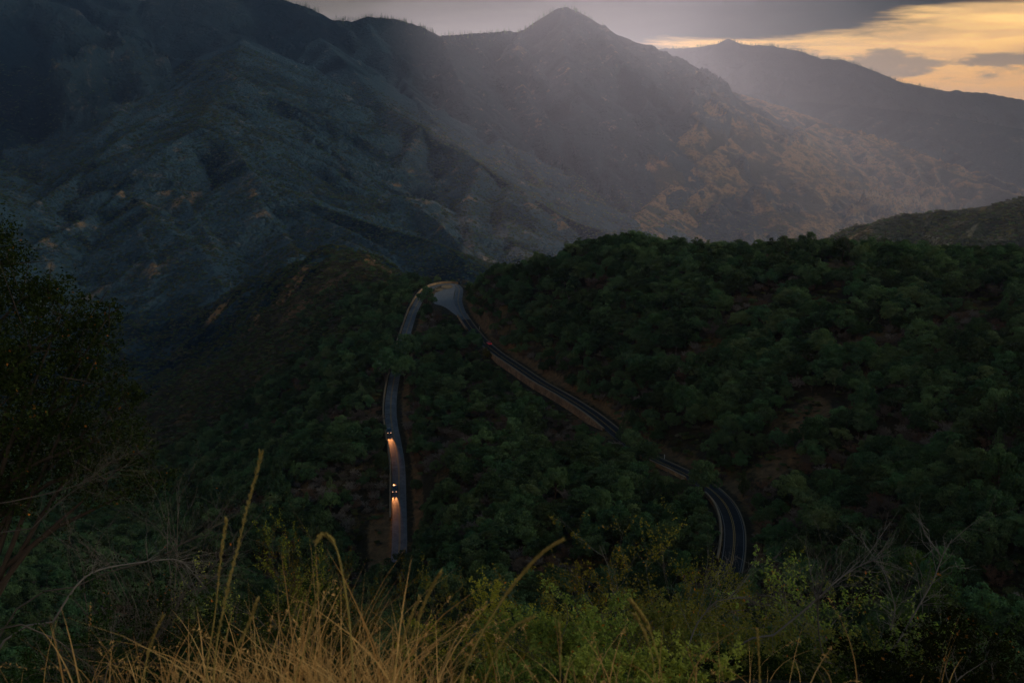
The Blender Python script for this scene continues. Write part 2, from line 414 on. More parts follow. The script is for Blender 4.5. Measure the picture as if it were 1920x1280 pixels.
_ap = int(np.argmin(np.linalg.norm(all_road[:, :2] - P(826, 535, 632)[:2], axis=1))) + 5
RW_I = [_ap + int(np.argmin(np.linalg.norm(all_road[_ap:, :2] - P(*a)[:2], axis=1))) for a in ((925, 660, 450), (1150, 806, 331))]
DROP = [None, None]
def road_dist(x, y):
    """distance to the road centre line and road height there (only near the road)"""
    D = np.full(x.shape, 1e3); Z = np.zeros(x.shape); S = np.zeros(x.shape)
    lo = all_road[:, :2].min(0) - 30; hi = all_road[:, :2].max(0) + 30
    m = (x > lo[0]) & (x < hi[0]) & (y > lo[1]) & (y < hi[1])
    if not m.any(): return D, Z, S
    xs, ys = x[m], y[m]
    bd = np.full(xs.shape, 1e3); bz = np.zeros(xs.shape); bs = np.zeros(xs.shape); bi = np.zeros(xs.shape)
    q = all_road[::2]
    for i in range(len(q) - 1):
        a, b = q[i], q[i + 1]; ab = b[:2] - a[:2]
        t = np.clip(((xs - a[0]) * ab[0] + (ys - a[1]) * ab[1]) / (ab @ ab), 0, 1)
        dx = xs - a[0] - t * ab[0]; dy = ys - a[1] - t * ab[1]
        d = np.hypot(dx, dy); mm = d < bd
        bd = np.where(mm, d, bd); bz = np.where(mm, a[2] + (b[2] - a[2]) * t, bz)
        bs = np.where(mm, np.sign(ab[0] * dy - ab[1] * dx) * (1 if 2 * i < _ap else -1), bs); bi = np.where(mm, 2 * (i + t), bi)
    # made ground drops away below the retaining wall
    e_ = np.clip((bi - RW_I[0]) / 8, 0, 1) * np.clip((RW_I[1] - bi) / 8, 0, 1)
    DROP[0] = e_ * (bs > 0) * np.clip(bd / 2.9, 0, 1) * np.clip((24 - bd) / 14, 0, 1) * 1.9
    DROP[1] = m
    D[m] = bd; Z[m] = bz; S[m] = bs
    return D, Z, S

_rb = all_road[_ap - 5:_ap + 70]
_ro = np.argsort(_rb[:, 1])
def zturn(y): return np.interp(y, _rb[_ro, 1], _rb[_ro, 2])
def height(x, y, full=False):
    x = np.asarray(x, float); y = np.asarray(y, float)
    r = np.hypot(x, y)
    b = base_h(x, y)
    b = b + np.clip((r - 3) / 60, 0, 1) * (1.6 * fbm(x / 28, y / 28, 3, 4) ) + np.clip((r - 400) / 500, 0, 1) * 10 * (ridged(x / 110, y / 110, 9, 4) - 1)
    b = b + 0.05 * np.clip(r / 6, 0, 1) * fbm(x / 1.3, y / 1.3, 77, 3)
    gid = np.full(x.shape, -1); cr = fbm(x / 60, y / 60, 13, 3) * 0.5
    far = r > 850
    if far.any():
        t, g, c = tents(x[far], y[far])
        bb = b[far]; w = np.clip((r[far] - 850) / 150, 0, 1)
        t = np.where(w < 1, t - (1 - w) * 200, t)
        m = t > bb
        b[far] = np.where(m, t, bb)
        gg = gid[far]; gg[m] = g[m]; gid[far] = gg
        cc = cr[far]; cc[m] = c[m]; cr[far] = cc
    td = np.hypot((x - turn_c[0]) / 11.5, (y - turn_c[1]) / 40.0)
    kt = np.clip((td - 1.0) / 0.5, 0, 1); kt = kt * kt * (3 - 2 * kt)
    kt = np.where(td < 1.5, kt, 1)
    b = np.where(kt < 1, (zturn(y) - 0.16) * (1 - kt) + b * kt, b)
    DROP[1] = None
    D, Z, S = road_dist(x, y)
    k = np.clip((D - 4.6) / np.where(S < 0, 7.0, 11.0), 0, 1); k = k * k * (3 - 2 * k)
    nearr = D < 40
    b = np.where(nearr, (Z - 0.12) * (1 - k) + b * k, b)
    if DROP[1] is not None: b[DROP[1]] -= DROP[0]
    if full: return b, gid, cr, D, S
    return b

def raise_traced():
    """turn each traced crest into a 3D spur lying on the slope it was seen on"""
    Ds = np.exp(np.linspace(math.log(900), math.log(6500), 420)); new = []
    for nm, s_, lift, pix in TRACED:
        d = np.r_[0, np.cumsum(np.hypot(*np.diff(np.array(pix, float), axis=0).T))]; t = np.linspace(0, d[-1], max(4, int(d[-1] / 22)))
        ax = np.interp(t, d, [a for a, b in pix]); ay = np.interp(t, d, [b for a, b in pix]); out = []; prev = None
        for k, (a, b) in enumerate(zip(ax, ay)):
            f = k / (len(ax) - 1); lf = (3.4 if nm.startswith(('left_s', 'left_a', 'mid', 'foot')) else 2.2) * lift * (1.0 - .8 * f) * min(1, f * 4 + .25)
            q = np.array([P(a, b + lf, D) for D in Ds]); h = height(q[:, 0], q[:, 1]); hit = np.nonzero(h > q[:, 2])[0]
            if not len(hit): continue
            D = Ds[hit[0]]
            if prev is not None: D = np.clip(D, prev * .80, prev * 1.06)
            prev = D; out.append(P(a, b, D))
        if len(out) < 3: continue
        out = np.array(out)
        for _ in range(2): out[1:-1] = (out[:-2] + 2 * out[1:-1] + out[2:]) / 4
        dd = np.r_[0, np.cumsum(np.linalg.norm(np.diff(out[:, :2], axis=0), axis=1))]
        new.append((nm, s_ * 1.1, (s_ * 1.1, 130, .28, out, dd)))
    gi0 = {r[0]: i for i, r in enumerate(RIDGES)}
    for nm, s_, rp in new: RPTS.append(rp); GROUP_OF.append(gi0[nm])
raise_traced()
print('traced spurs', len(RPTS) - len(RIDGES))

# ------------------------------------------------------------------ materials
def new_mat(name):
    m = bpy.data.materials.new(name); m.use_nodes = True
    nt = m.node_tree; nt.nodes.clear()
    out = nt.nodes.new('ShaderNodeOutputMaterial')
    return m, nt, out
class G:
    """small node-graph helper"""
    def __init__(s, nt): s.nt = nt; s.L = nt.links.new
    def sock(s, v, inp):
        if isinstance(v, bpy.types.NodeSocket): s.L(v, inp)
        elif isinstance(v, tuple): inp.default_value = (*v, 1) if len(inp.default_value) == 4 and len(v) == 3 else v
        else: inp.default_value = v
    def math(s, op, a, b=None, clamp=False):
        n = s.nt.nodes.new('ShaderNodeMath'); n.operation = op; n.use_clamp = clamp
        s.sock(a, n.inputs[0])
        if b is not None: s.sock(b, n.inputs[1])
        return n.outputs[0]
    def noise(s, vec, scale, detail=4, rough=.55, dist=0):
        n = s.nt.nodes.new('ShaderNodeTexNoise'); s.L(vec, n.inputs['Vector'])
        n.inputs['Scale'].default_value = scale; n.inputs['Detail'].default_value = detail
        n.inputs['Roughness'].default_value = rough; n.inputs['Distortion'].default_value = dist
        return n.outputs[0]
    def vor(s, vec, scale, feat='F1', out='Distance'):
        n = s.nt.nodes.new('ShaderNodeTexVoronoi'); n.feature = feat; s.L(vec, n.inputs['Vector'])
        n.inputs['Scale'].default_value = scale
        return n.outputs[out]
    def ramp(s, fac, stops, interp='LINEAR'):
        n = s.nt.nodes.new('ShaderNodeValToRGB'); n.color_ramp.interpolation = interp
        e = n.color_ramp.elements
        while len(e) < len(stops): e.new(.5)
        for q, (p, c) in zip(e, stops):
            q.position = p; q.color = (c, c, c, 1) if isinstance(c, (int, float)) else (*c, 1)
        s.L(fac, n.inputs[0]); return n.outputs[0]
    def mix(s, fac, a, b, typ='MIX'):
        n = s.nt.nodes.new('ShaderNodeMix'); n.data_type = 'RGBA'; n.blend_type = typ
        s.sock(fac, n.inputs[0]); s.sock(a, n.inputs[6]); s.sock(b, n.inputs[7]); return n.outputs[2]
    def pos(s): return s.nt.nodes.new('ShaderNodeNewGeometry').outputs['Position']
    def objc(s): return s.nt.nodes.new('ShaderNodeTexCoord').outputs['Object']
    def attr(s, name):
        n = s.nt.nodes.new('ShaderNodeAttribute'); n.attribute_name = name; return n.outputs['Fac']
    def rnd(s): return s.nt.nodes.new('ShaderNodeObjectInfo').outputs['Random']
    def bump(s, h, strength, dist):
        n = s.nt.nodes.new('ShaderNodeBump'); n.inputs['Strength'].default_value = strength
        n.inputs['Distance'].default_value = dist; s.L(h, n.inputs['Height']); return n.outputs[0]
    def bsdf(s, color, rough=.9, normal=None, spec=.2, metal=0):
        n = s.nt.nodes.new('ShaderNodeBsdfPrincipled'); s.sock(color, n.inputs['Base Color']); s.sock(rough, n.inputs['Roughness'])
        n.inputs['Specular IOR Level'].default_value = spec; n.inputs['Metallic'].default_value = metal
        if normal is not None: s.L(normal, n.inputs['Normal'])
        return n.outputs[0]

def mat_mountain(name, shrub_a, shrub_b, grass, rock, dot=.16, rocky=.5):
    m, nt, out = new_mat(name); g = G(nt)
    p = g.pos(); gold = g.attr('gold'); cr = g.attr('crest')
    n_big = g.noise(p, .006, 5, .6); n_mid = g.noise(p, .03, 6, .65); n_f = g.noise(p, .14, 4, .6)
    v = g.vor(p, dot); v2 = g.vor(p, dot * .45)
    cz = g.math('ADD', g.math('MULTIPLY', cr, .8), g.math('MULTIPLY', g.math('SUBTRACT', n_mid, .5), .9))
    bush = g.mix(g.ramp(g.math('ADD', g.math('MULTIPLY', n_f, .7), g.math('MULTIPLY', cz, .8)), [(.25, 0.0), (.62, 1.0)]), shrub_a, shrub_b)
    t = g.math('ADD', gold, g.math('MULTIPLY', g.math('SUBTRACT', n_mid, .5), .9))
    t = g.math('ADD', t, g.math('MULTIPLY', g.math('SUBTRACT', n_big, .5), .6))
    gmask = g.ramp(t, [(.38, 0.0), (.62, 1.0)], 'EASE')
    # bushes dotted over the grass, thinner where the grass is strong
    dots = g.ramp(g.math('ADD', v, g.math('MULTIPLY', g.math('SUBTRACT', n_mid, .5), .9)), [(.28, 1.0), (.42, 0.0)])
    grs = g.mix(g.ramp(n_f, [(.3, 0.0), (.7, 1.0)]), tuple(c * .62 for c in grass), grass)
    grs = g.mix(g.math('MULTIPLY', dots, .75), grs, bush)
    c = g.mix(gmask, bush, grs)
    rk = g.ramp(g.math('ADD', g.noise(p, .018, 8, .72, .4), g.math('MULTIPLY', cr, .07)), [(.60 + .08 * (1 - rocky), 0.0), (.70 + .06 * (1 - rocky), 1.0)])
    c = g.mix(g.math('MULTIPLY', rk, g.ramp(n_f, [(.40, 0.0), (.6, .85)])), c, rock)
    h = g.math('ADD', g.math('MULTIPLY', v, -1.0), g.math('MULTIPLY', v2, -1.2))
    h = g.math('ADD', h, g.math('MULTIPLY', n_mid, 2.0))
    L = nt.links.new
    L(g.bsdf(c, 1.0, g.bump(h, .9, 5.0), 0.05), out.inputs[0])
    return m

MT = {
 'left': mat_mountain('chaparral_slope', (.002, .012, .023), (.034, .066, .086), (.30, .185, .085), (.24, .19, .15), .17, .8),
 'wall': mat_mountain('rocky_mountain', (.002, .011, .021), (.018, .036, .048), (.24, .16, .085), (.20, .16, .14), .11, .8),
 'gold': mat_mountain('dry_grass_mountain', (.020, .026, .022), (.042, .042, .034), (.26, .155, .07), (.22, .18, .14), .09, .3),
 'far': mat_mountain('wooded_mountain', (.008, .018, .024), (.016, .026, .030), (.14, .10, .06), (.12, .11, .10), .06, .2),
 'green': mat_mountain('brush_hill', (.014, .026, .014), (.030, .042, .020), (.14, .10, .040), (.12, .10, .07), .22, .1),
}
def mat_hillside():
    m, nt, out = new_mat('brushy_soil'); g = G(nt); L = nt.links.new
    p = g.pos(); cut = g.attr('gold')
    n1 = g.noise(p, .05, 6, .6); n2 = g.noise(p, .6, 6, .65); n3 = g.noise(p, 4.0, 4, .6)
    litter = g.mix(g.ramp(n2, [(.3, 0.0), (.7, 1.0)]), (.014, .015, .008), (.040, .030, .015))
    grass = g.mix(g.ramp(n3, [(.3, 0.0), (.7, 1.0)]), (.050, .036, .015), (.14, .095, .035))
    c = g.mix(g.ramp(g.math('ADD', n1, g.math('MULTIPLY', g.math('SUBTRACT', n2, .5), .4)), [(.52, 0.0), (.62, .9)]), litter, grass)
    earth = g.mix(g.ramp(g.noise(p, .35, 8, .7, .5), [(.3, 0.0), (.7, 1.0)]), (.045, .030, .017), (.19, .115, .052))
    c = g.mix(g.ramp(g.math('ADD', cut, g.math('MULTIPLY', g.math('SUBTRACT', n2, .5), .7)), [(.4, 0.0), (.6, 1.0)]), c, earth)
    h = g.math('ADD', g.math('MULTIPLY', g.noise(p, .8, 8, .7), 1.0), g.math('MULTIPLY', n3, .15))
    L(g.bsdf(c, 1.0, g.bump(h, .8, 1.0), .1), out.inputs[0])
    return m
M_HILL = mat_hillside()

# ------------------------------------------------------------------ terrain meshes
NC = 1250
azs = np.radians(np.linspace(-52, 52, NC))
rr = np.exp(np.r_[np.linspace(math.log(1.0), math.log(850), 640)[:-1], np.linspace(math.log(850), math.log(8600), 700)])
A_, R_ = np.meshgrid(azs, rr)
X_ = np.sin(A_) * R_; Y_ = np.cos(A_) * R_
Z_, GID, CR, RD, RS = height(X_, Y_, True)
nr_, nc_ = X_.shape
# slopes for the ground colour
gold = np.zeros_like(Z_)
names = [r_[0] for r_ in RIDGES]
gi = {n: i for i, n in enumerate(names)}
pxs, pys, _ = project(np.stack([X_, Y_, Z_], -1).reshape(-1, 3))
pxs = pxs.reshape(Z_.shape); pys = pys.reshape(Z_.shape)
def bandf(z, a, b): return np.clip((z - a) / (b - a), 0, 1)
gold = np.where(GID == gi['gold_ridge'], .30 + .34 * CR, gold)
gold = np.where((GID == gi['left_wall']), .10 + .28 * CR + .35 * bandf(X_, 300, 1300) * bandf(Z_, 250, -100), gold)
gold = np.where((GID == gi['back_right']), .12 + .3 * CR, gold)
for nm_, v_ in (('left_spur', .05), ('left_arm', .15), ('low_spur', .14), ('mid_spur', .04), ('rock_spur', .14), ('foot_spur', .12), ('far_left', .05), ('rib', .25), ('right_hill', .18)):
    gold = np.where(GID == gi[nm_], v_ + .30 * CR, gold)
gold = np.where(GID == gi['far_ridge'], -.1 + .1 * CR, gold)
cutm = np.clip(1 - np.abs(RD - 6.5) / 4.5, 0, 1) * np.where(RS < 0, 1, .55)
gold = np.where(GID < 0, np.where(R_ < 850, cutm * .8, .12 + .3 * CR), gold)
# dry grass crest beyond the hairpin
gl_ = np.zeros_like(gold)
for pl_, wd_ in (([(780, 531, 680), (755, 521, 735), (730, 506, 800), (712, 495, 840)], 11), ([(690, 492, 850), (660, 500, 820), (640, 515, 790)], 8), ([(560, 530, 860), (520, 560, 850), (480, 590, 840)], 9), ([(620, 560, 790), (580, 585, 780), (540, 600, 780)], 8), ([(440, 545, 1030), (410, 552, 1020)], 10), ([(1535, 500, 395), (1565, 498, 396)], 5), ([(1530, 815, 293), (1500, 850, 284), (1480, 890, 272), (1440, 920, 262)], 5), ([(712, 960, 318), (716, 1010, 300)], 5)):
    q_ = np.array([P(*a_) for a_ in pl_])
    for f_ in np.linspace(0, len(q_) - 1, 60):
        i_ = min(int(f_), len(q_) - 2); c_ = q_[i_] + (q_[i_ + 1] - q_[i_]) * (f_ - i_)
        gl_ = np.maximum(gl_, np.exp(-((X_ - c_[0]) ** 2 + ((Y_ - c_[1]) / 2.2) ** 2) / wd_ ** 2))
gold = gold + .8 * gl_
idx_ = np.arange(nr_ * nc_, dtype=np.int32).reshape(nr_, nc_)
FQ = np.stack([idx_[:-1, :-1], idx_[:-1, 1:], idx_[1:, 1:], idx_[1:, :-1]], -1).reshape(-1, 4)
fg = GID[:-1, :-1].ravel().copy()
fr = R_[:-1, :-1].ravel()
fg = np.where((fg < 0) & (fr < 60), 100, fg)
fg = np.where((fg < 0) & (fr < 860), 101, fg)
fg = np.where(fg < 0, 102, fg)
Vall = np.stack([X_, Y_, Z_], -1).reshape(-1, 3)
def submesh(name, sel, attrs):
    f = FQ[sel]; u, inv = np.unique(f.ravel(), return_inverse=True)
    return mesh_np(name, Vall[u], inv.reshape(-1, 4), smooth=True, attrs={k: a.ravel()[u] for k, a in attrs.items()})
ATT = {'gold': gold, 'crest': CR}
TERR = [
 ('ground', [100], M_HILL, None), ('hillside', [101], M_HILL, 'brushy hillside crossed by the hairpin road'),
 ('valley', [102], MT['left'], 'valley floor between the mountains'),
 ('mountain', ['left_wall'], MT['wall'], 'high main mountain wall with the pointed peak'),
 ('mountain', ['far_ridge'], MT['far'], 'farthest blue ridge under the golden sky'),
 ('mountain', ['gold_ridge'], MT['gold'], 'slope streaked with golden dry grass on the right'),
 ('mountain', ['back_right'], MT['wall'], 'dark teal mountain flank at the right edge'),
 ('mountain', ['left_spur', 'left_arm', 'low_spur', 'far_left'], MT['left'], 'rounded brushy mountain spur on the left'),
 ('mountain', ['mid_spur', 'rock_spur', 'rib', 'foot_spur'], MT['left'], 'steep spurs with a pale rock rib behind the hairpin'),
 ('hill', ['right_hill'], MT['green'], 'dark green hill behind the forested crest on the right'),
]
for nm_, ks, mt_, lb in TERR:
    ids = [gi[k] if isinstance(k, str) else k for k in ks]
    sel = np.isin(fg, ids)
    if sel.any(): tag(link(nm_, submesh(nm_, sel, ATT), mt_), kind='structure', label=lb)

# ------------------------------------------------------------------ haze
zmin = float(Z_.min()) - 1.0; zmax = float(Z_.max()) + 30
def box_mesh(name, lo, hi):
    x0, y0, z0 = lo; x1, y1, z1 = hi
    V = [(x0, y0, z0), (x1, y0, z0), (x1, y1, z0), (x0, y1, z0), (x0, y0, z1), (x1, y0, z1), (x1, y1, z1), (x0, y1, z1)]
    return mesh_np(name, V, [(0, 3, 2, 1), (4, 5, 6, 7), (0, 1, 5, 4), (1, 2, 6, 5), (2, 3, 7, 6), (3, 0, 4, 7)])
hm, hnt, hout = new_mat('haze')
pv = hnt.nodes.new('ShaderNodeVolumePrincipled')
pv.inputs['Color'].default_value = (.66, .76, .98, 1)
pv.inputs['Density'].default_value = 0.000065
pv.inputs['Density Attribute'].default_value = ''
pv.inputs['Anisotropy'].default_value = 0.62
hnt.links.new(pv.outputs[0], hout.inputs['Volume'])
if hasattr(hm.cycles, 'homogeneous_volume'): hm.cycles.homogeneous_volume = True
HAZE = link('haze', box_mesh('haze', (-9000, -300, zmin), (9000, 8900, zmax)), hm)
tag(HAZE, kind='stuff', label='grey blue evening haze filling the valley')

# ------------------------------------------------------------------ cloud slabs added out of view above the haze to shade the valley sides
def mat_shade_cloud():
    m, nt, out = new_mat('shade_cloud_grey'); g = G(nt); p = g.pos()
    c = g.mix(g.noise(p, .0012, 6, .6), (.50, .51, .54), (.75, .75, .76))
    nt.links.new(g.bsdf(c, 1.0, None, 0), out.inputs[0]); return m
M_SHADECLOUD = mat_shade_cloud()
SHX, SHY = -math.sin(-SUN_AZ) / math.tan(SUN_EL), math.cos(SUN_AZ) / math.tan(SUN_EL)   # step up one metre towards the sun
def shade_cloud_slab(name, edge, seed, label, z0=1500.0):
    """edge: closed outline of the shade it throws at camera height"""
    e = np.array(edge, float); e = e + np.array((SHX, SHY)) * z0
    # resample and roughen the outline
    q = np.r_[e, e[:1]]; d = np.r_[0, np.cumsum(np.hypot(*np.diff(q, axis=0).T))]; n = 150
    t = np.linspace(0, d[-1], n, endpoint=False); ox = np.interp(t, d, q[:, 0]); oy = np.interp(t, d, q[:, 1])
    c = np.array((ox.mean(), oy.mean())); V = []; F = []; R = 14
    ox = ox + 110 * fbm(t / 500, t * 0, seed, 4); oy = oy + 110 * fbm(t / 500, t * 0 + 9, seed + 3, 4)
    for sgn in (1, -1):
        for k in range(R + 1):
            f = 1 - (k / R) ** 1.6 * .985 if k else 1.0
            X = c[0] + (ox - c[0]) * f; Y = c[1] + (oy - c[1]) * f
            th = (1 - f) ** .35 if k else 0
            Z = z0 + 160 + sgn * (th * (420 if sgn > 0 else 110) + (th * 90) * fbm(X / 420, Y / 420, seed + 7, 4))
            V += list(np.stack([X, Y, Z], -1))
    for s in range(2):
        b = s * (R + 1) * n
        for k in range(R):
            for j in range(n):
                j2 = (j + 1) % n; f_ = (b + k * n + j, b + k * n + j2, b + (k + 1) * n + j2, b + (k + 1) * n + j)
                F.append(f_ if s == 0 else f_[::-1])
        F0 = b + R * n
    o = link(name, mesh_np(name, V, F, smooth=True), M_SHADECLOUD); tag(o, kind='stuff', label=label); return o
shade_cloud_slab('shade_cloud', [(150, -400), (220, 500), (280, 1000), (120, 1350), (130, 2300), (-480, 3500), (-1250, 4900), (-6000, 4900), (-6000, -400)], 5, 'unseen slab added to shade the left side of the valley')
shade_cloud_slab('shade_cloud', [(0, -400), (60, 500), (160, 1000), (800, 1500), (1150, 2300), (1250, 3400), (1300, 4800), (1450, 7000), (7000, 7000), (7000, -400)], 9, 'unseen slab added to shade the right side of the valley')

# ------------------------------------------------------------------ road surface, markings, kerbs and walls
NR = len(all_road)
apex = int(np.argmin(np.linalg.norm(all_road[:, :2] - P(826, 535, 632)[:2], axis=1)))
def tangents(q):
    t = np.gradient(q[:, :2], axis=0); t /= np.linalg.norm(t, axis=1)[:, None]; return t
_T = tangents(all_road)
_Nr = np.stack([_T[:, 1], -_T[:, 0]], 1)          # to the traveller's right = inner, uphill side
def off(i, d, dz=0.0):
    p = all_road[i]; n = _Nr[i]
    return np.array((p[0] + n[0] * d, p[1] + n[1] * d, p[2] + dz))
def near_i(px, py, D, lo=0, hi=None):
    q = P(px, py, D); hi = hi or NR
    return lo + int(np.argmin(np.linalg.norm(all_road[lo:hi, :2] - q[:2], axis=1)))
def strip(name, i0, i1, profile, step=1, closed=False):
    """sweep a profile [(offset, dz), ...] along the road"""
    ii = list(range(i0, i1 + 1, step)); m = len(profile)
    V = [off(i, d, dz) for i in ii for d, dz in profile]
    F = []
    for a in range(len(ii) - 1):
        for b in range(m if closed else m - 1):
            c = (b + 1) % m
            F.append((a * m + b, a * m + c, (a + 1) * m + c, (a + 1) * m + b))
    if closed:
        pass
    return mesh_np(name, V, F)
def mat_asphalt(name, a, b, rough, spec):
    m, nt, out = new_mat(name); g = G(nt); p = g.pos()
    n = g.math('ADD', g.math('MULTIPLY', g.noise(p, .35, 5, .6), .55), g.math('MULTIPLY', g.noise(p, .16, 6, .7, 3.5), .45)); n2 = g.noise(p, 6, 3, .6)
    c = g.mix(g.ramp(g.math('ADD', g.math('MULTIPLY', n, .8), g.math('MULTIPLY', n2, .25)), [(.42, 0.0), (.66, 1.0)]), a, b)
    nt.links.new(g.bsdf(c, rough, g.bump(n2, .3, .02), spec), out.inputs[0]); return m
M_OLD = mat_asphalt('worn_asphalt', (.040, .050, .062), (.12, .132, .148), .85, .25)
M_NEW = mat_asphalt('dark_asphalt', (.012, .013, .015), (.024, .026, .030), .9, .1)
def mat_plain(name, c, rough=.8, spec=.2, metal=0, var=.25, scale=3):
    m, nt, out = new_mat(name); g = G(nt)
    n = g.noise(g.objc(), scale, 5, .6)
    cc = g.mix(n, tuple(v * (1 - var) for v in c), tuple(v * (1 + var) for v in c))
    nt.links.new(g.bsdf(cc, rough, None, spec, metal), out.inputs[0]); return m
M_YEL = mat_plain('yellow_paint', (.26, .16, .04), .7, var=.3, scale=2)
M_WHI = mat_plain('white_paint', (.11, .105, .10), .7, var=.3, scale=2)
i_dark = near_i(872, 600, 525, apex + 8)
RW = ROAD_W
old = tag(link('road', strip('road', 0, i_dark, [(-RW, 0), (0, .03), (RW, 0)]), M_OLD), kind='structure', label='worn grey asphalt road climbing to the hairpin')
new = tag(link('road', strip('road', i_dark, NR - 1, [(-RW, 0), (0, .03), (RW, 0)]), M_NEW), kind='structure', label='dark resurfaced asphalt road on the right of the slope')
for parent, a, b in ((old, 0, i_dark), (new, i_dark, NR - 1)):
    for s in (-.17, .17):
        link('centre_line', strip('centre_line', a, b, [(s - .07, .045), (s + .07, .045)]), M_YEL, parent)
    link('edge_line', strip('edge_line', a, b, [(-RW + .22, .02), (-RW + .38, .02)]), M_WHI, parent)
    link('edge_line', strip('edge_line', a, b, [(RW - .38, .02), (RW - .22, .02)]), M_WHI, parent)
# right lane of the stretch below the turnout is already resurfaced
M_CONC = mat_plain('pale_concrete', (.17, .13, .085), .9, var=.3, scale=1.2)
k0 = near_i(862, 590, 540, apex + 5)
kerb = strip('kerb', k0, NR - 1, [(-RW, -.1), (-RW, .16), (-RW - .32, .20), (-RW - .36, -.3)][::-1])
tag(link('kerb', kerb, M_CONC), kind='structure', label='pale concrete kerb along the uphill edge of the upper road')

# turnout: a paved bulge inside the hairpin
def disc(name, c, rx, ry, dz, n=64, wob=.06, seed=1, zf=None):
    rnd = random.Random(seed); V = []; ph = rnd.random() * 6
    for k in range(n):
        a = 2 * math.pi * k / n; w = 1 + wob * math.sin(3 * a + ph) + wob * .5 * math.sin(5 * a + 2 * ph)
        V.append((c[0] + rx * w * math.cos(a), c[1] + ry * w * math.sin(a), c[2] + dz))
    ring = np.array(V); V = []; F = []
    for f in (1, .75, .5, .25): V += [np.array((c[0], c[1], c[2] + dz)) * (1 - f) + p * f for p in ring]
    V.append(np.array((c[0], c[1], c[2] + dz)))
    if zf is not None: V = [np.array((p[0], p[1], zf(p[1]) + dz)) for p in V]
    for r_ in range(3):
        for k in range(n):
            a, b, e, d = r_ * n + k, r_ * n + (k + 1) % n, (r_ + 1) * n + (k + 1) % n, (r_ + 1) * n + k
            F += [(a, b, e), (a, e, d)]
    F += [(3 * n + k, 3 * n + (k + 1) % n, 4 * n) for k in range(n)]
    return mesh_np(name, V, F, n=3)
def on_turn(px, py, D=600.0):
    for _ in range(30):
        q = P(px, py, D); D = D * zturn(D) / q[2] * .5 + D * .5
    return P(px, py, D)
def pave_mesh():
    poly = np.array([on_turn(*a)[:2] for a in ((811, 566), (813, 556), (818, 546), (826, 539), (838, 534), (850, 532), (854, 538), (852, 548), (850, 560), (853, 572), (861, 584), (868, 594), (858, 594), (848, 586), (838, 578), (826, 572), (816, 571))])
    d = np.r_[0, np.cumsum(np.linalg.norm(np.diff(np.r_[poly, poly[:1]], axis=0), axis=1))]; t = np.linspace(0, d[-1], 90, endpoint=False)
    ring = np.stack([np.interp(t, d, np.r_[poly[:, k], poly[0, k]]) for k in (0, 1)], 1)
    for _ in range(2): ring = (np.roll(ring, 1, 0) + 2 * ring + np.roll(ring, -1, 0)) / 4
    c = ring.mean(0); V = []; F = []; n = len(ring)
    for f in (1, .75, .5, .25): V += [c * (1 - f) + p * f for p in ring]
    V.append(c); V = [(p[0], p[1], zturn(p[1]) + .06) for p in V]
    for r_ in range(3):
        for k in range(n):
            a, b, e, d_ = r_ * n + k, r_ * n + (k + 1) % n, (r_ + 1) * n + (k + 1) % n, (r_ + 1) * n + k; F += [(a, b, e), (a, e, d_)]
    F += [(3 * n + k, 3 * n + (k + 1) % n, 4 * n) for k in range(n)]
    return mesh_np('pavement', V, F, n=3)
pav = pave_mesh()
M_PAV = mat_asphalt('pale_pavement', (.10, .105, .115), (.17, .175, .18), .85, .25)
tag(link('pavement', pav, M_PAV), kind='structure', label='grey paved turnout inside the hairpin')
def ring_kerb(name, c, rx, ry, dz, w=.35, h=.3, n=48, a0=0, a1=2 * math.pi):
    V = []; F = []
    for k in range(n + 1):
        a = a0 + (a1 - a0) * k / n
        for s, z in ((0, 0), (0, h), (w, h), (w, 0)):
            V.append((c[0] + (rx + s) * math.cos(a), c[1] + (ry + s) * math.sin(a), c[2] + dz + z))
    for k in range(n):
        for b in range(3): F.append((k * 4 + b, k * 4 + b + 1, k * 4 + b + 5, k * 4 + b + 4))
    return mesh_np(name, V, F)

M_EARTH = mat_plain('bare_earth', (.22, .15, .08), 1, var=.5, scale=.8)
for k, (px, py, D, rx, ry) in enumerate(((838, 538, 622, 3.2, 7.0), (823, 543, 608, 2.2, 5.0))):
    c = on_turn(px, py); c[2] += .06
    isl = empty('traffic_island', tuple(c))
    tag(isl, ('oval kerbed island at the top of the turnout' if k == 0 else 'smaller kerbed island beside the oval one in the turnout'), 'traffic island', 'kerbed islands in the turnout')
    o_ = link('kerb', ring_kerb('kerb', (0, 0, 0), rx, ry, .02, .5, .35), M_CONC, isl)
    o_ = link('earth', disc('earth', (0, 0, 0), rx + .1, ry + .1, .22, seed=k), M_EARTH, isl)

# stone walls
def mat_stone(name, a, b):
    m, nt, out = new_mat(name); g = G(nt); p = g.pos()
    v = g.vor(p, 2.2, 'DISTANCE_TO_EDGE'); vc = g.nt.nodes.new('ShaderNodeTexVoronoi'); vc.inputs['Scale'].default_value = 2.2
    g.L(p, vc.inputs['Vector'])
    sep = nt.nodes.new('ShaderNodeSeparateColor'); g.L(vc.outputs['Color'], sep.inputs[0])
    c = g.mix(sep.outputs[0], a, b)
    c = g.mix(g.ramp(v, [(0.0, 1.0), (.09, 0.0)]), c, tuple(q * .35 for q in a))
    c = g.mix(g.math('MULTIPLY', g.noise(p, 1.5, 5, .6), .6), c, tuple(q * .6 for q in a))
    c = g.mix(g.ramp(g.noise(p, .22, 6, .65, .4), [(.42, .75), (.6, 0.0)]), c, tuple(q * .35 for q in a))
    nt.links.new(g.bsdf(c, .95, g.bump(g.ramp(v, [(0.0, 0.0), (.1, 1.0)]), .8, .08)), out.inputs[0]); return m
M_STONE = mat_stone('tan_fieldstone', (.36, .22, .11), (.58, .38, .20))
M_STONE2 = mat_stone('brown_fieldstone', (.22, .13, .075), (.42, .25, .13))
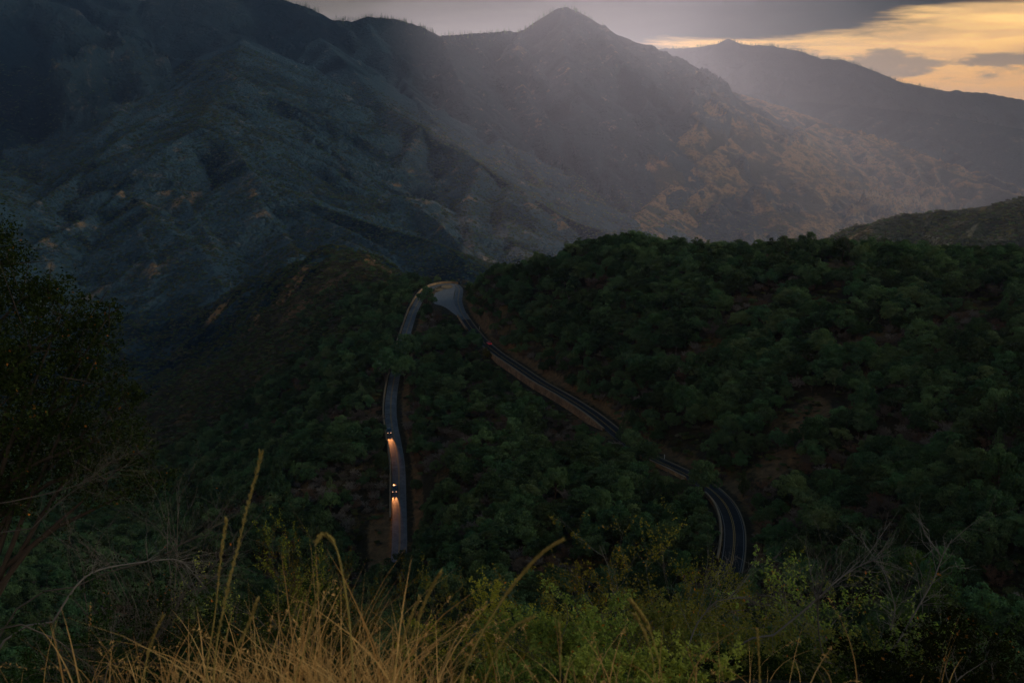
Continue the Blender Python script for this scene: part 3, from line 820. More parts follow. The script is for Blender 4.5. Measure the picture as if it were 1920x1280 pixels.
def wall(i0, i1, d0, th, zt, zb, label, mat=M_STONE, sg=-1, seed=0):
    root = empty('stone_wall', tuple(off((i0 + i1) // 2, sg * d0, 0)))
    tag(root, label, 'wall', 'stone walls along the road')
    lo = np.array(root.location)
    ii = range(i0, i1 + 1); V = []; F = []; rnd = random.Random(seed); z = 0
    for k, i in enumerate(ii):
        z = .7 * z + rnd.uniform(-.05, .05)
        jj = rnd.uniform(-.04, .04)
        for dd, zz in ((d0 + jj, zb if d0 < RW + 1 else zb), (d0 + jj, zt + z), (d0 + th + jj, zt + z), (d0 + th * 1.6 + jj, zb)):
            V.append(off(i, sg * dd, zz) - lo)
    n = len(list(ii))
    for k in range(n - 1):
        for b in range(3): F.append((k * 4 + b, k * 4 + b + 1, k * 4 + b + 5, k * 4 + b + 4))
    F.append((0, 1, 2, 3)); F.append(((n - 1) * 4 + 3, (n - 1) * 4 + 2, (n - 1) * 4 + 1, (n - 1) * 4))
    link('masonry', mesh_np('masonry', V, F), mat, root)
    V = []; F = []
    for k, i in enumerate(ii):
        z2 = zt + .02
        for dd, zz in ((d0 - .06, z2), (d0 - .06, z2 + .14), (d0 + th + .06, z2 + .14), (d0 + th + .06, z2)):
            V.append(off(i, sg * dd, zz + .03 * math.sin(i * 1.3)) - lo)
    for k in range(n - 1):
        for b in range(4): F.append((k * 4 + b, k * 4 + (b + 1) % 4, (k + 1) * 4 + (b + 1) % 4, (k + 1) * 4 + b))
    F.append((0, 3, 2, 1)); F.append(((n - 1) * 4, (n - 1) * 4 + 1, (n - 1) * 4 + 2, (n - 1) * 4 + 3))
    link('coping', mesh_np('coping', V, F), M_CONC, root)
    return root
wall(near_i(745, 935, 322), near_i(744, 690, 462), RW + .35, .55, 1.0, -2.2, 'tan stone wall on the valley side of the lower road by the two dark cars', seed=1)
wall(near_i(753, 655, 494), near_i(850, 532, 636, 0, apex + 14), RW + .35, .6, 1.1, -2.4, 'tan stone wall curving round the outside of the hairpin', seed=2)
wall(near_i(868, 590, 535, apex + 5), near_i(885, 620, 497, apex + 5), RW + .35, .5, .9, -2, 'short tan stone wall below the turnout', sg=1, seed=3)
r0 = near_i(915, 652, 458, apex + 5); r1 = near_i(1150, 806, 331, apex + 5)
wall(r0, r1, RW + .4, .7, .75, -4.2, 'long brown stone retaining wall under the dark upper road', M_STONE2, sg=1, seed=4)
r2 = near_i(1215, 866, 300, apex + 5); r3 = near_i(1305, 900, 274, apex + 5)
wall(r2, r3, RW + .4, .55, .8, -2.5, 'short tan stone wall half hidden by trees beside the upper road', sg=1, seed=5)
wall(r3 + 8, NR - 8, RW + .4, .5, .7, -2.0, 'stone wall round the last bend of the upper road above the yellow shrubs', M_STONE2, sg=1, seed=6)

# small white marker posts on the uphill side
M_POST = mat_plain('white_plastic', (.75, .75, .72), .5)
M_REFL = mat_plain('amber_reflector', (.6, .25, .05), .3)
def post(p, label):
    root = empty('marker_post', tuple(p)); tag(root, label, 'marker post', 'white marker posts beside the upper road')
    V = [(-.06, -.03, -.3), (.06, -.03, -.3), (.06, .03, -.3), (-.06, .03, -.3), (-.06, -.03, 1.15), (.06, -.03, 1.15), (.06, .03, 1.25), (-.06, .03, 1.25)]
    F = [(0, 3, 2, 1), (4, 5, 6, 7), (0, 1, 5, 4), (1, 2, 6, 5), (2, 3, 7, 6), (3, 0, 4, 7)]
    link('post', mesh_np('post', V, F), M_POST, root)
    V = [(-.04, -.04, .85), (.04, -.04, .85), (.04, -.034, .85), (-.04, -.034, .85), (-.04, -.04, 1.0), (.04, -.04, 1.0), (.04, -.034, 1.0), (-.04, -.034, 1.0)]
    link('reflector', mesh_np('reflector', V, F), M_REFL, root)
for px, py, D, lb in ((896, 618, 500, 'marker post above the red car beside the bare bank'), (1181, 803, 334, 'marker post where the upper road slips behind trees'), (1246, 858, 298, 'marker post at the start of the second visible stretch of the upper road'), (1313, 884, 282, 'marker post on the inside of the last bend of the upper road')):
    i = near_i(px, py, D, apex + 5); post(off(i, -RW - .9, 0), lb)

# ------------------------------------------------------------------ cars
def mat_car(name, c, rough=.28):
    m, nt, out = new_mat(name)
    b = nt.nodes.new('ShaderNodeBsdfPrincipled'); b.inputs['Base Color'].default_value = (*c, 1); b.inputs['Metallic'].default_value = .3
    b.inputs['Roughness'].default_value = rough; b.inputs['Coat Weight'].default_value = .8; b.inputs['Coat Roughness'].default_value = .08
    nt.links.new(b.outputs[0], out.inputs[0]); return m
def mat_emit(name, c, s):
    m, nt, out = new_mat(name)
    e = nt.nodes.new('ShaderNodeEmission'); e.inputs[0].default_value = (*c, 1); e.inputs[1].default_value = s
    nt.links.new(e.outputs[0], out.inputs[0]); return m
M_GLASS = mat_car('dark_glass', (.01, .012, .014), .06)
M_TYRE = mat_plain('rubber', (.018, .018, .018), .9)
M_RIM = mat_plain('alloy', (.35, .35, .36), .35, metal=.9)
M_TRIM = mat_plain('black_trim', (.02, .02, .02), .6)
M_PLATE = mat_plain('number_plate', (.6, .6, .58), .5)
M_HEAD = mat_emit('headlight_glow', (1.0, .50, .28), 2.2)
M_HOFF = mat_plain('lamp_glass', (.5, .5, .5), .15, spec=.8)
M_TAIL = mat_plain('red_lamp', (.45, .01, .01), .25, spec=.8)
M_TAILON = mat_emit('red_lamp_lit', (1.0, .08, .05), 1.2)
def loft(name, st, nseg=5, rad_=.12):
    """st: stations (y, half width, z bottom, z top); rounded rectangle sections"""
    V = []; F = []; ring = None
    for y, w, z0, z1 in st:
        r = min(rad_, (z1 - z0) * .45, w * .45); pts = []
        for cx, cz_, a0 in ((w - r, z0 + r, -90), (w - r, z1 - r, 0), (-w + r, z1 - r, 90), (-w + r, z0 + r, 180)):
            for k in range(nseg):
                a = rad(a0 + 90 * k / (nseg - 1)); pts.append((cx + r * math.cos(a), y, cz_ + r * math.sin(a)))
        ring = len(pts); V += pts
    for s in range(len(st) - 1):
        for k in range(ring):
            k2 = (k + 1) % ring
            F.append((s * ring + k, s * ring + k2, (s + 1) * ring + k2, (s + 1) * ring + k))
    me = bpy.data.meshes.new(name)
    me.from_pydata([tuple(v) for v in V], [], F + [tuple(range(ring))[::-1], tuple(range((len(st) - 1) * ring, len(st) * ring))])
    for p in me.polygons: p.use_smooth = True
    me.update(); return me
def cyl_x(name, r, w, n=24, inner=0):
    V = []; F = []
    for x in (-w / 2, w / 2):
        for k in range(n):
            a = 2 * math.pi * k / n; V.append((x, r * math.cos(a), r * math.sin(a)))
    for k in range(n): F.append((k, (k + 1) % n, n + (k + 1) % n, n + k))
    me = bpy.data.meshes.new(name); me.from_pydata(V, [], F + [tuple(range(n))[::-1], tuple(range(n, 2 * n))]); me.update(); return me
def boxm(name, c, s):
    x, y, z = c; a, b, h = s[0] / 2, s[1] / 2, s[2] / 2
    V = [(x - a, y - b, z - h), (x + a, y - b, z - h), (x + a, y + b, z - h), (x - a, y + b, z - h), (x - a, y - b, z + h), (x + a, y - b, z + h), (x + a, y + b, z + h), (x - a, y + b, z + h)]
    return mesh_np(name, V, [(0, 3, 2, 1), (4, 5, 6, 7), (0, 1, 5, 4), (1, 2, 6, 5), (2, 3, 7, 6), (3, 0, 4, 7)])
def car(i, side, towards, paint, label, suv=False, lights=True):
    """nose along local +y"""
    p = off(i, side, .05); t = _T[i] * (1 if towards > 0 else -1)
    dz = (all_road[min(i + 2, NR - 1), 2] - all_road[i - 2, 2]) / np.linalg.norm(all_road[min(i + 2, NR - 1), :2] - all_road[i - 2, :2]) * (1 if towards > 0 else -1)
    root = empty('car', tuple(p), (math.atan(dz), 0, math.atan2(-t[0], t[1])))
    tag(root, label, 'car', 'cars on the road')
    h = .22 if suv else 0
    body = [(-2.28, .70, .42, .82 + h), (-2.15, .86, .30, 1.0 + h), (-1.4, .92, .26, 1.04 + h), (-.5, .93, .25, 1.02 + h), (.6, .93, .25, 1.0 + h), (1.3, .92, .26, .95 + h), (2.0, .86, .30, .84 + h), (2.28, .72, .38, .68 + h)]
    link('body', loft('body', body, rad_=.2), paint, root)
    rear = -2.0 if suv else -1.75
    cab = [(rear, .70, .9 + h, 1.0 + h), (rear + (.25 if suv else .75), .74, .9 + h, 1.42 + h * 1.3), (.1, .76, .9 + h, 1.46 + h * 1.3), (.55, .74, .9 + h, 1.38 + h * 1.3), (1.35, .74, .9 + h, .98 + h)]
    link('windows', loft('windows', cab, rad_=.2), M_GLASS, root)
    rt = 1.47 + h * 1.3
    roof = [(rear + (.35 if suv else .85), .62, rt - .09, rt - .01), (-.6, .66, rt - .08, rt + .035), (.15, .64, rt - .08, rt + .025), (.45, .60, rt - .10, rt - .04)]
    link('roof', loft('roof', roof, rad_=.05), paint, root)
    for sx in (-1, 1):
        for y in (-1.38, 1.42):
            w = link('wheel', cyl_x('wheel', .33 + h * .15, .22), M_TYRE, root); w.location = (sx * .84, y, .33 + h * .15)
            r_ = link('rim', cyl_x('rim', .21, .235), M_RIM, w)
        hl = link('headlight', boxm('headlight', (0, 0, 0), (.30, .10, .15)), M_HEAD if lights else M_HOFF, root); hl.location = (sx * .60, 2.24, .64 + h)
        tl = link('tail_light', boxm('tail_light', (0, 0, 0), (.30, .08, .14)), M_TAIL if lights else M_TAILON, root); tl.location = (sx * .62, -2.25, .78 + h)
        mi_ = link('mirror', boxm('mirror', (0, 0, 0), (.2, .12, .13)), paint, root); mi_.location = (sx * 1.02, .75, 1.02 + h)
    link('grille', boxm('grille', (0, 2.27, .52 + h), (.72, .06, .18)), M_TRIM, root)
    link('bumper', boxm('bumper', (0, 2.22, .34), (1.5, .16, .16)), M_TRIM, root)
    link('number_plate', boxm('number_plate', (0, 2.315, .42), (.36, .02, .13)), M_PLATE, root)
    if lights:
        for sx in (-1, 1):
            ld = bpy.data.lights.new('headlight_beam', 'SPOT'); ld.energy = 15000; ld.color = (1.0, .34, .10)
            ld.spot_size = rad(18); ld.spot_blend = .8; ld.shadow_soft_size = .08
            lo = bpy.data.objects.new('headlight_beam', ld); col.objects.link(lo); lo.parent = root
            lo.location = (sx * .58, 2.40, .66 + h); lo.rotation_euler = (rad(90 - 7), 0, 0)
    return root
DARKP = mat_car('black_car_paint', (.012, .016, .022)); DARKP2 = mat_car('navy_car_paint', (.02, .03, .045)); REDP = mat_car('red_car_paint', (.85, .015, .02))
car(near_i(745, 893, 341), -1.65, -1, DARKP, 'dark car nearer the camera driving down the lower road with headlights glowing orange', lights=True)
car(near_i(738, 808, 390), -1.65, -1, DARKP2, 'dark car farther up the lower road, behind the first one, headlights lit', suv=True, lights=True)
car(near_i(912, 648, 463, apex + 5), -1.4, -1, REDP, 'bright red car on the dark upper road just out of the trees', lights=False)

# ------------------------------------------------------------------ plant materials
def mat_leaf(name, a, b, yellow=None, transl=.35, nscale=.35, gold_amt=0.0):
    m, nt, out = new_mat(name); g = G(nt); L = nt.links.new
    tone = g.attr('tone'); r = g.rnd()
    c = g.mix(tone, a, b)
    c = g.mix(g.math('MULTIPLY', r, .55), c, tuple(x * y for x, y in zip(b, (1.05, 1.03, .85))))
    hsv = nt.nodes.new('ShaderNodeHueSaturation'); L(c, hsv.inputs['Color'])
    L(g.math('ADD', g.math('MULTIPLY', g.math('FRACT', g.math('MULTIPLY', r, 7.31)), 1.0), .45), hsv.inputs['Value'])
    L(g.math('ADD', g.math('MULTIPLY', g.math('FRACT', g.math('MULTIPLY', r, 3.77)), .075), .455), hsv.inputs['Hue'])
    c = hsv.outputs[0]
    if yellow is not None:
        c = g.mix(g.ramp(tone, [(.987, 0.0), (.989, 1.0)]), c, yellow)
    d = nt.nodes.new('ShaderNodeBsdfDiffuse'); t = nt.nodes.new('ShaderNodeBsdfTranslucent'); mx = nt.nodes.new('ShaderNodeMixShader')
    L(c, d.inputs[0]); L(g.mix(1.0, c, (1.2, 1.2, .6), 'MULTIPLY'), t.inputs[0]); mx.inputs[0].default_value = transl
    L(d.outputs[0], mx.inputs[1]); L(t.outputs[0], mx.inputs[2]); L(mx.outputs[0], out.inputs[0])
    return m
M_OAK = mat_leaf('oak_leaves', (.011, .036, .024), (.10, .168, .082))
M_OAKY = mat_leaf('yellow_green_leaves', (.07, .085, .014), (.16, .16, .025))
M_BRUSH = mat_leaf('brush_leaves', (.045, .065, .030), (.10, .115, .050))
M_GREY = mat_leaf('grey_brush_leaves', (.060, .062, .048), (.11, .105, .085), transl=.15)
M_FG = mat_leaf('shrub_leaves', (.09, .14, .04), (.31, .34, .085), yellow=(.50, .17, .03), transl=.45)
M_FGD = mat_leaf('dark_shrub_leaves', (.022, .042, .012), (.060, .080, .022), yellow=(.45, .15, .03), transl=.4)
M_FGY = mat_leaf('bright_shrub_leaves', (.10, .12, .022), (.31, .29, .055), yellow=(.5, .2, .04), transl=.5)
M_EDGE = mat_leaf('black_green_leaves', (.008, .016, .006), (.028, .042, .012), yellow=(.40, .14, .03), transl=.3)
M_BARK = mat_plain('bark', (.055, .042, .032), 1, var=.4, scale=6)
M_TWIG = mat_plain('grey_twigs', (.10, .085, .072), 1, var=.35, scale=3)
M_TWIGP = mat_plain('pale_twigs', (.17, .155, .14), 1, var=.3, scale=3)
M_TWIGB = mat_plain('brown_twigs', (.12, .075, .05), 1, var=.4, scale=3)

def tube(V, F, path, radii, sides=4, T=None):
    path = np.asarray(path, float); n = len(path); base = len(V)
    d = np.gradient(path, axis=0); d /= np.linalg.norm(d, axis=1)[:, None] + 1e-9
    ref = np.array((0.31, .87, .38))
    u = np.cross(d, ref); u /= np.linalg.norm(u, axis=1)[:, None] + 1e-9
    v = np.cross(d, u)
    for i in range(n):
        for k in range(sides):
            a = 2 * math.pi * k / sides
            V.append(path[i] + radii[i] * (math.cos(a) * u[i] + math.sin(a) * v[i]))
    for i in range(n - 1):
        for k in range(sides):
            k2 = (k + 1) % sides
            F.append((base + i * sides + k, base + i * sides + k2, base + (i + 1) * sides + k2, base + (i + 1) * sides + k))

def leaf_quads(C, N, size, rng, aspect=.55, tone=None, jitter=.35):
    """bent diamond leaves: centres C, facing N"""
    n = len(C)
    N = N + rng.normal(0, jitter, N.shape); N /= np.linalg.norm(N, axis=1)[:, None] + 1e-9
    r = rng.normal(0, 1, (n, 3)); U = np.cross(N, r); U /= np.linalg.norm(U, axis=1)[:, None] + 1e-9
    W = np.cross(N, U)
    s = size * rng.uniform(.65, 1.35, n)[:, None]
    V = np.stack([C - U * s * .5, C - W * s * aspect * .5 + N * s * .06, C + U * s * .5, C + W * s * aspect * .5 + N * s * .06], 1).reshape(-1, 3)
    F = np.arange(n * 4).reshape(n, 4)
    t = np.repeat(tone if tone is not None else rng.random(n), 4)
    return V, F, t

def make_crown(name, seed, R, H, nleaf, leaf, style='oak'):
    rng = np.random.default_rng(seed)
    L = []
    if style == 'oak':
        n = int(rng.integers(24, 34))
        for k in range(n):
            a = rng.uniform(0, 2 * math.pi); q = rng.random() ** .6 * .85
            zc = H * (.20 + .66 * math.sqrt(max(0, 1 - q ** 2)) * rng.uniform(.35, 1.08))
            rr_ = R * rng.uniform(.16, .36)
            L.append((R * q * math.cos(a), R * q * math.sin(a), zc, rr_, rr_ * rng.uniform(.6, .85)))
    elif style == 'cone':
        n = 14
        for k in range(n):
            f = k / (n - 1); a = rng.uniform(0, 6.28); q = (1 - f) * .55
            rr_ = R * (.5 * (1 - f) + .16)
            L.append((R * q * math.cos(a), R * q * math.sin(a), H * (.16 + .78 * f), rr_, rr_ * .8))
    elif style == 'low':
        n = int(rng.integers(8, 14))
        for k in range(n):
            a = rng.uniform(0, 6.28); q = math.sqrt(rng.random()) * .75
            rr_ = R * rng.uniform(.25, .42)
            L.append((R * q * math.cos(a), R * q * math.sin(a), H * (.30 + .35 * (1 - q)), rr_, rr_ * .7 * H / R))
    L = np.array(L); w = L[:, 3] ** 2; w /= w.sum()
    pick = rng.choice(len(L), nleaf, p=w)
    d = rng.normal(0, 1, (nleaf, 3)); d[:, 2] = d[:, 2] * .8 + .25; d /= np.linalg.norm(d, axis=1)[:, None]
    # tufts: leaves gather on small twiggy clumps, gaps stay between them
    nt_ = 26
    tuft = rng.normal(0, 1, (len(L), nt_, 3)); tuft[..., 2] = tuft[..., 2] * .8 + .3; tuft /= np.linalg.norm(tuft, axis=-1)[..., None]
    td = tuft[pick, rng.integers(0, nt_, nleaf)]
    d = td + rng.normal(0, .20, (nleaf, 3)); d /= np.linalg.norm(d, axis=1)[:, None]
    shell = rng.uniform(.72, 1.12, nleaf)
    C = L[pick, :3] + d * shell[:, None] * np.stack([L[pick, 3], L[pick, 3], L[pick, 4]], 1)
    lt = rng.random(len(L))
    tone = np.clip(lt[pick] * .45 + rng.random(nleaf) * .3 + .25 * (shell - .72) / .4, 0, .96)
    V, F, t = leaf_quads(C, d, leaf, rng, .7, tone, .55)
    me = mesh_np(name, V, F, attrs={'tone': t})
    return me, L
def make_trunk(name, seed, L, R, H):
    rng = np.random.default_rng(seed + 500); V = []; F = []
    top = np.array((rng.normal(0, .04) * R, rng.normal(0, .04) * R, H * .42))
    base = np.array((0, 0, -1.2)); ks = np.linspace(0, 1, 6)
    tr = np.array([base + (top - base) * k + np.array((math.sin(k * 5 + seed) * .05 * R, math.cos(k * 4 + seed) * .05 * R, 0)) * k for k in ks])
    tube(V, F, tr, H * .028 * (1.25 - .6 * ks), 7)
    for l in L[:: max(1, len(L) // 11)]:
        k0 = rng.uniform(.45, 1.0); s = base + (top - base) * k0
        e = l[:3]; m_ = (s + e) / 2 + rng.normal(0, .06 * R, 3); m_[2] -= .03 * H
        tube(V, F, [s, (s + m_) / 2, m_, (m_ + e) / 2, e], H * np.array((.015, .012, .009, .006, .002)), 5)
    return mesh_np(name, V, F)

def make_bare(name, seed, R, H, n=1500, tw=.035):
    """leafless shrub: main stems, forks and a haze of fine twigs"""
    rng = np.random.default_rng(seed); V = []; F = []; ends = []
    for k in range(9):
        a = rng.uniform(0, 6.28); q = rng.uniform(.2, .75)
        e = np.array((R * q * math.cos(a), R * q * math.sin(a), H * rng.uniform(.5, .85)))
        m_ = e * np.array((.35, .35, .5)) + rng.normal(0, .05 * R, 3)
        tube(V, F, [(0, 0, -.8), m_ * .5, m_, (m_ + e) / 2, e], H * np.array((.016, .013, .010, .006, .003)), 4)
        for j in range(7):
            s = m_ + (e - m_) * rng.uniform(0, 1)
            d = rng.normal(0, 1, 3); d[2] = abs(d[2]) * .8 + .2; d[:2] += e[:2] / R * .8; d /= np.linalg.norm(d)
            e2 = s + d * R * rng.uniform(.25, .5); ends.append((s, e2))
            tube(V, F, [s, (s + e2) / 2 + rng.normal(0, .03 * R, 3), e2], H * np.array((.006, .004, .002)), 3 if False else 4)
    me1 = mesh_np(name, V, F)
    E = np.array([(s, e) for s, e in ends]); pk = rng.integers(0, len(E), n); t = rng.uniform(.2, 1, n)[:, None]
    S = E[pk, 0] + (E[pk, 1] - E[pk, 0]) * t
    d = rng.normal(0, 1, (n, 3)) + (E[pk, 1] - E[pk, 0]) / np.linalg.norm(E[pk, 1] - E[pk, 0], axis=1)[:, None] * 1.0
    d[:, 2] += .4; d /= np.linalg.norm(d, axis=1)[:, None]
    ln = rng.uniform(.06, .2, n)[:, None] * R
    u = np.cross(d, rng.normal(0, 1, (n, 3))); u /= np.linalg.norm(u, axis=1)[:, None]
    Vt = np.stack([S - u * tw * .5, S + u * tw * .5, S + d * ln + u * tw * .15, S + d * ln - u * tw * .15], 1).reshape(-1, 3)
    me2 = mesh_np(name + '_twigs', Vt, np.arange(n * 4).reshape(n, 4), attrs={'tone': np.repeat(rng.random(n), 4)})
    return me1, me2

# ------------------------------------------------------------------ prototypes (meshes only)
TREES = []      # crown mesh, trunk mesh, R, H
for s in range(6):
    R0, H0 = 3.4 + .25 * (s % 3), 7.4 + .5 * (s % 2)
    me, L_ = make_crown('crown', 20 + s, R0, H0, 6000, .30)
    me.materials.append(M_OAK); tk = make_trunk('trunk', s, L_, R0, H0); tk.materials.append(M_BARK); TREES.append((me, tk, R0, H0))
YOUNG = []
for s in range(3):
    me, L_ = make_crown('crown', 60 + s, 2.6, 7.5, 2600, .30, 'cone')
    me.materials.append(M_OAK if s else M_OAKY); tk = make_trunk('trunk', s, L_, 2.2, 7.5); tk.materials.append(M_BARK); YOUNG.append((me, tk, 2.6, 7.5))
LOWS = []
for s in range(4):
    me, L_ = make_crown('foliage', 80 + s, 2.0, 1.9, 900, .24, 'low'); me.materials.append((M_BRUSH, M_GREY, M_BRUSH, M_OAK)[s]); LOWS.append(me)
TINY = []
for s in range(4):
    me, L_ = make_crown('foliage', 90 + s, 1.0, 1.0, 90, .34, 'low'); me.materials.append((M_BRUSH, M_GREY, M_BRUSH, M_OAK)[s]); TINY.append(me)
BARES = []
for s in range(4):
    a_, b_ = make_bare('stems', 100 + s, 3.0, 3.8, 2600, .04)
    a_.materials.append(M_BARK); b_.materials.append((M_TWIG, M_TWIGB, M_TWIG, M_TWIGP)[s]); BARES.append((a_, b_, 3.0, 3.8))

def join_meshes(name, ms):
    import bmesh
    bm = bmesh.new(); mats = []
    for m_ in ms:
        k = len(mats); mats += list(m_.materials); n0 = len(bm.faces); bm.from_mesh(m_); bm.faces.ensure_lookup_table()
        for f in bm.faces[n0:]: f.material_index = k
    me = bpy.data.meshes.new(name); bm.to_mesh(me); bm.free()
    for m_ in mats: me.materials.append(m_)
    return me
def scatter(name, pts, scale, rot, pick, protos, label, shear=None):
    """one object of countless plants: geometry nodes instance the prototype meshes on its points"""
    me = bpy.data.meshes.new(name); me.vertices.add(len(pts)); me.vertices.foreach_set('co', np.asarray(pts, np.float32).ravel())
    for k, a in (('scl', scale), ('rot', rot)):
        at = me.attributes.new(k, 'FLOAT', 'POINT'); at.data.foreach_set('value', np.asarray(a, np.float32))
    at = me.attributes.new('pick', 'INT', 'POINT'); at.data.foreach_set('value', np.asarray(pick, np.int32))
    o = link(name, me); tag(o, kind='stuff', label=label)
    nt = bpy.data.node_groups.new(name, 'GeometryNodeTree'); L = nt.links.new
    nt.interface.new_socket('Geometry', in_out='INPUT', socket_type='NodeSocketGeometry')
    nt.interface.new_socket('Geometry', in_out='OUTPUT', socket_type='NodeSocketGeometry')
    gi_, go = nt.nodes.new('NodeGroupInput'), nt.nodes.new('NodeGroupOutput')
    iop = nt.nodes.new('GeometryNodeInstanceOnPoints'); iop.inputs['Pick Instance'].default_value = True
    g2i = nt.nodes.new('GeometryNodeJoinGeometry')
    for pm in reversed(protos):
        po = bpy.data.objects.new(pm.name + '_proto', pm)
        oi = nt.nodes.new('GeometryNodeObjectInfo'); oi.inputs['Object'].default_value = po; oi.inputs['As Instance'].default_value = True
        L(oi.outputs['Geometry'], g2i.inputs[0])
    def na(nm_, typ):
        n = nt.nodes.new('GeometryNodeInputNamedAttribute'); n.data_type = typ; n.inputs[0].default_value = nm_; return n.outputs[0]
    L(gi_.outputs[0], iop.inputs['Points']); L(g2i.outputs[0], iop.inputs['Instance'])
    L(na('pick', 'INT'), iop.inputs['Instance Index']); L(na('scl', 'FLOAT'), iop.inputs['Scale'])
    cx = nt.nodes.new('ShaderNodeCombineXYZ'); L(na('rot', 'FLOAT'), cx.inputs[2])
    L(cx.outputs[0], iop.inputs['Rotation']); L(iop.outputs[0], go.inputs[0])
    md = o.modifiers.new('plants', 'NODES'); md.node_group = nt
    return o

# ------------------------------------------------------------------ the forest
rngf = np.random.default_rng(7)
sp = 3.95
gx, gy = np.meshgrid(np.arange(-430, 430, sp), np.arange(58, 1000, sp))
gx = (gx + rngf.uniform(-.45, .45, gx.shape) * sp).ravel(); gy = (gy + rngf.uniform(-.45, .45, gy.shape) * sp).ravel()
keep = (np.abs(gx / gy) < .66) & (np.hypot(gx, gy) < 1000)
gx, gy = gx[keep], gy[keep]
gz, gg, gc, gD, gS = height(gx, gy, True)
fpx, fpy, fw = project(np.stack([gx, gy, gz], -1))
dens = fbm(gx / 45, gy / 45, 201, 4)
hump = (gy > 640) | ((fpx < 640) & (gy > 560))     # the drier hill beyond, brush only
turnD = np.hypot((gx - turn_c[0]) / 11.5, (gy - turn_c[1]) / 38)
wallside = (gS > 0)     # image-left of the travel direction = downhill
side_clear = np.where(gS < 0, 5.9, 4.9)
ok = (gD > side_clear) & (turnD > 1.12)
# a few bare banks
for px, py, D, r_ in ((1500, 860, 282, 13), (1520, 820, 292, 11), (1545, 490, 398, 9), (1560, 520, 392, 9), (870, 575, 552, 8), (705, 1000, 300, 9), (705, 960, 318, 9), (800, 930, 325, 10), (1440, 930, 262, 10)):
    q = P(px, py, D); ok &= np.hypot(gx - q[0], gy - q[1]) > r_
# kinds: 0 oak 1 young 2 low brush 3 bare
u = rngf.random(len(gx)); grp = fbm(gx / 30, gy / 30, 333, 3)
kind = np.where(grp > .42, 3, np.where((u < .10), 1, 0))
kind = np.where((kind == 0) & (u > .86), 3, kind)
kind = np.where((dens < -.58), 2, kind)
kind = np.where(hump, np.where((dens > .35) & (gy < 820) & (fpx > 560), 0, 2), kind)
for px, py, D, r_ in ((860, 830, 345, 22), (650, 930, 345, 20), (900, 760, 375, 16), (700, 1060, 270, 22)):
    q = P(px, py, D); m = (np.hypot(gx - q[0], gy - q[1]) < r_) & (rngf.random(len(gx)) < .55) & ~hump; kind = np.where(m, 3, kind)
scl = np.where(kind == 0, rngf.uniform(.62, 1.25, len(gx)), rngf.uniform(.6, 1.15, len(gx)))
scl = np.where(hump & (kind == 0), scl * .6, scl)
big = (fpx > 1000) & (gy > 300); scl = np.where(big & (kind == 0), scl * 1.12, scl)
ok &= ~((kind == 2) & (rngf.random(len(gx)) < .2))
# brush on the downhill side by the roads stays low
cz_ = (gD < 14) & (kind == 0); scl = np.where(cz_, np.minimum(scl, .75), scl)
# keep the visible stretches of road clear
vis = []
for i in range(0, NR, 2):
    for o_ in (-2.6, -1.0, 1.8):
        p = off(i, o_, .4); a, b, c_ = project(p); a, b, c_ = a[0], b[0], c_[0]
        left = i < apex
        if left and 648 < b < 706: continue
        if left and b > 1012: continue
        if left and b > 700 and b < 860 and o_ > 0: continue
        if not left and 876 < a < 899 and b > 626: continue
        if not left and 1158 < a < 1226: continue
        if not left and 1306 < a < 1338 and o_ < 2: continue
        if not left and b > 1000: continue
        vis.append((a, b, c_))
for i in range(RW_I[0] + 4, RW_I[1] - 2, 2):
    a, b, c_ = project(off(i, 3.9, -1.6)); vis.append((a[0], b[0], c_[0]))
for o_ in (-.4, -1.4, -2.4):
    for dz_ in (.3, 1.3):
        a, b, c_ = project(off(near_i(912, 648, 463, apex + 5), o_, dz_)); vis += [(a[0] + d_, b[0], c_[0] - 3) for d_ in (-5, 0, 5)]
for v_ in pav.vertices:
    if v_.index % 2 == 0: a, b, c_ = project(np.array(v_.co)); vis.append((a[0], b[0], c_[0]))
vis = np.array(vis)
KR = {0: 3.6, 1: 2.6, 2: 2.0, 3: 3.0}; KH = {0: 7.9, 1: 7.5, 2: 1.9, 3: 3.8}
kr = np.array([KR[k] for k in kind]) * scl; kh = np.array([KH[k] for k in kind]) * scl
cx_, cy_, cw_ = project(np.stack([gx, gy, gz + kh * .5], -1))
block = np.zeros(len(gx), bool)
for a, b, c_ in vis:
    m = (cw_ < c_ + 1) & (np.abs(cx_ - a) < kr * (.95 if b < 605 else .72) * F_PX / cw_ + 1) & (np.abs(cy_ - b) < kh * .42 * F_PX / cw_ + 1)
    block |= m
lowok = block & (kind != 2) & (rngf.random(len(gx)) < .6)      # try a low bush instead
kind = np.where(lowok, 2, kind); scl = np.where(lowok, rngf.uniform(.4, .8, len(gx)), scl)
kr = np.array([KR[k] for k in kind]) * scl; kh = np.array([KH[k] for k in kind]) * scl
block = np.zeros(len(gx), bool)
cx_, cy_, cw_ = project(np.stack([gx, gy, gz + kh * .5], -1))
for a, b, c_ in vis:
    block |= (cw_ < c_ + 1) & (np.abs(cx_ - a) < kr * (.95 if b < 605 else .72) * F_PX / cw_ + 1) & (np.abs(cy_ - b) < kh * .42 * F_PX / cw_ + 1)
ok &= ~block
TR = [dict(x=gx[i], y=gy[i], z=gz[i], k=int(kind[i]), s=float(scl[i]), r=float(rngf.uniform(0, 6.28)), v=int(rngf.integers(0, 12)), lab=None) for i in np.nonzero(ok)[0]]
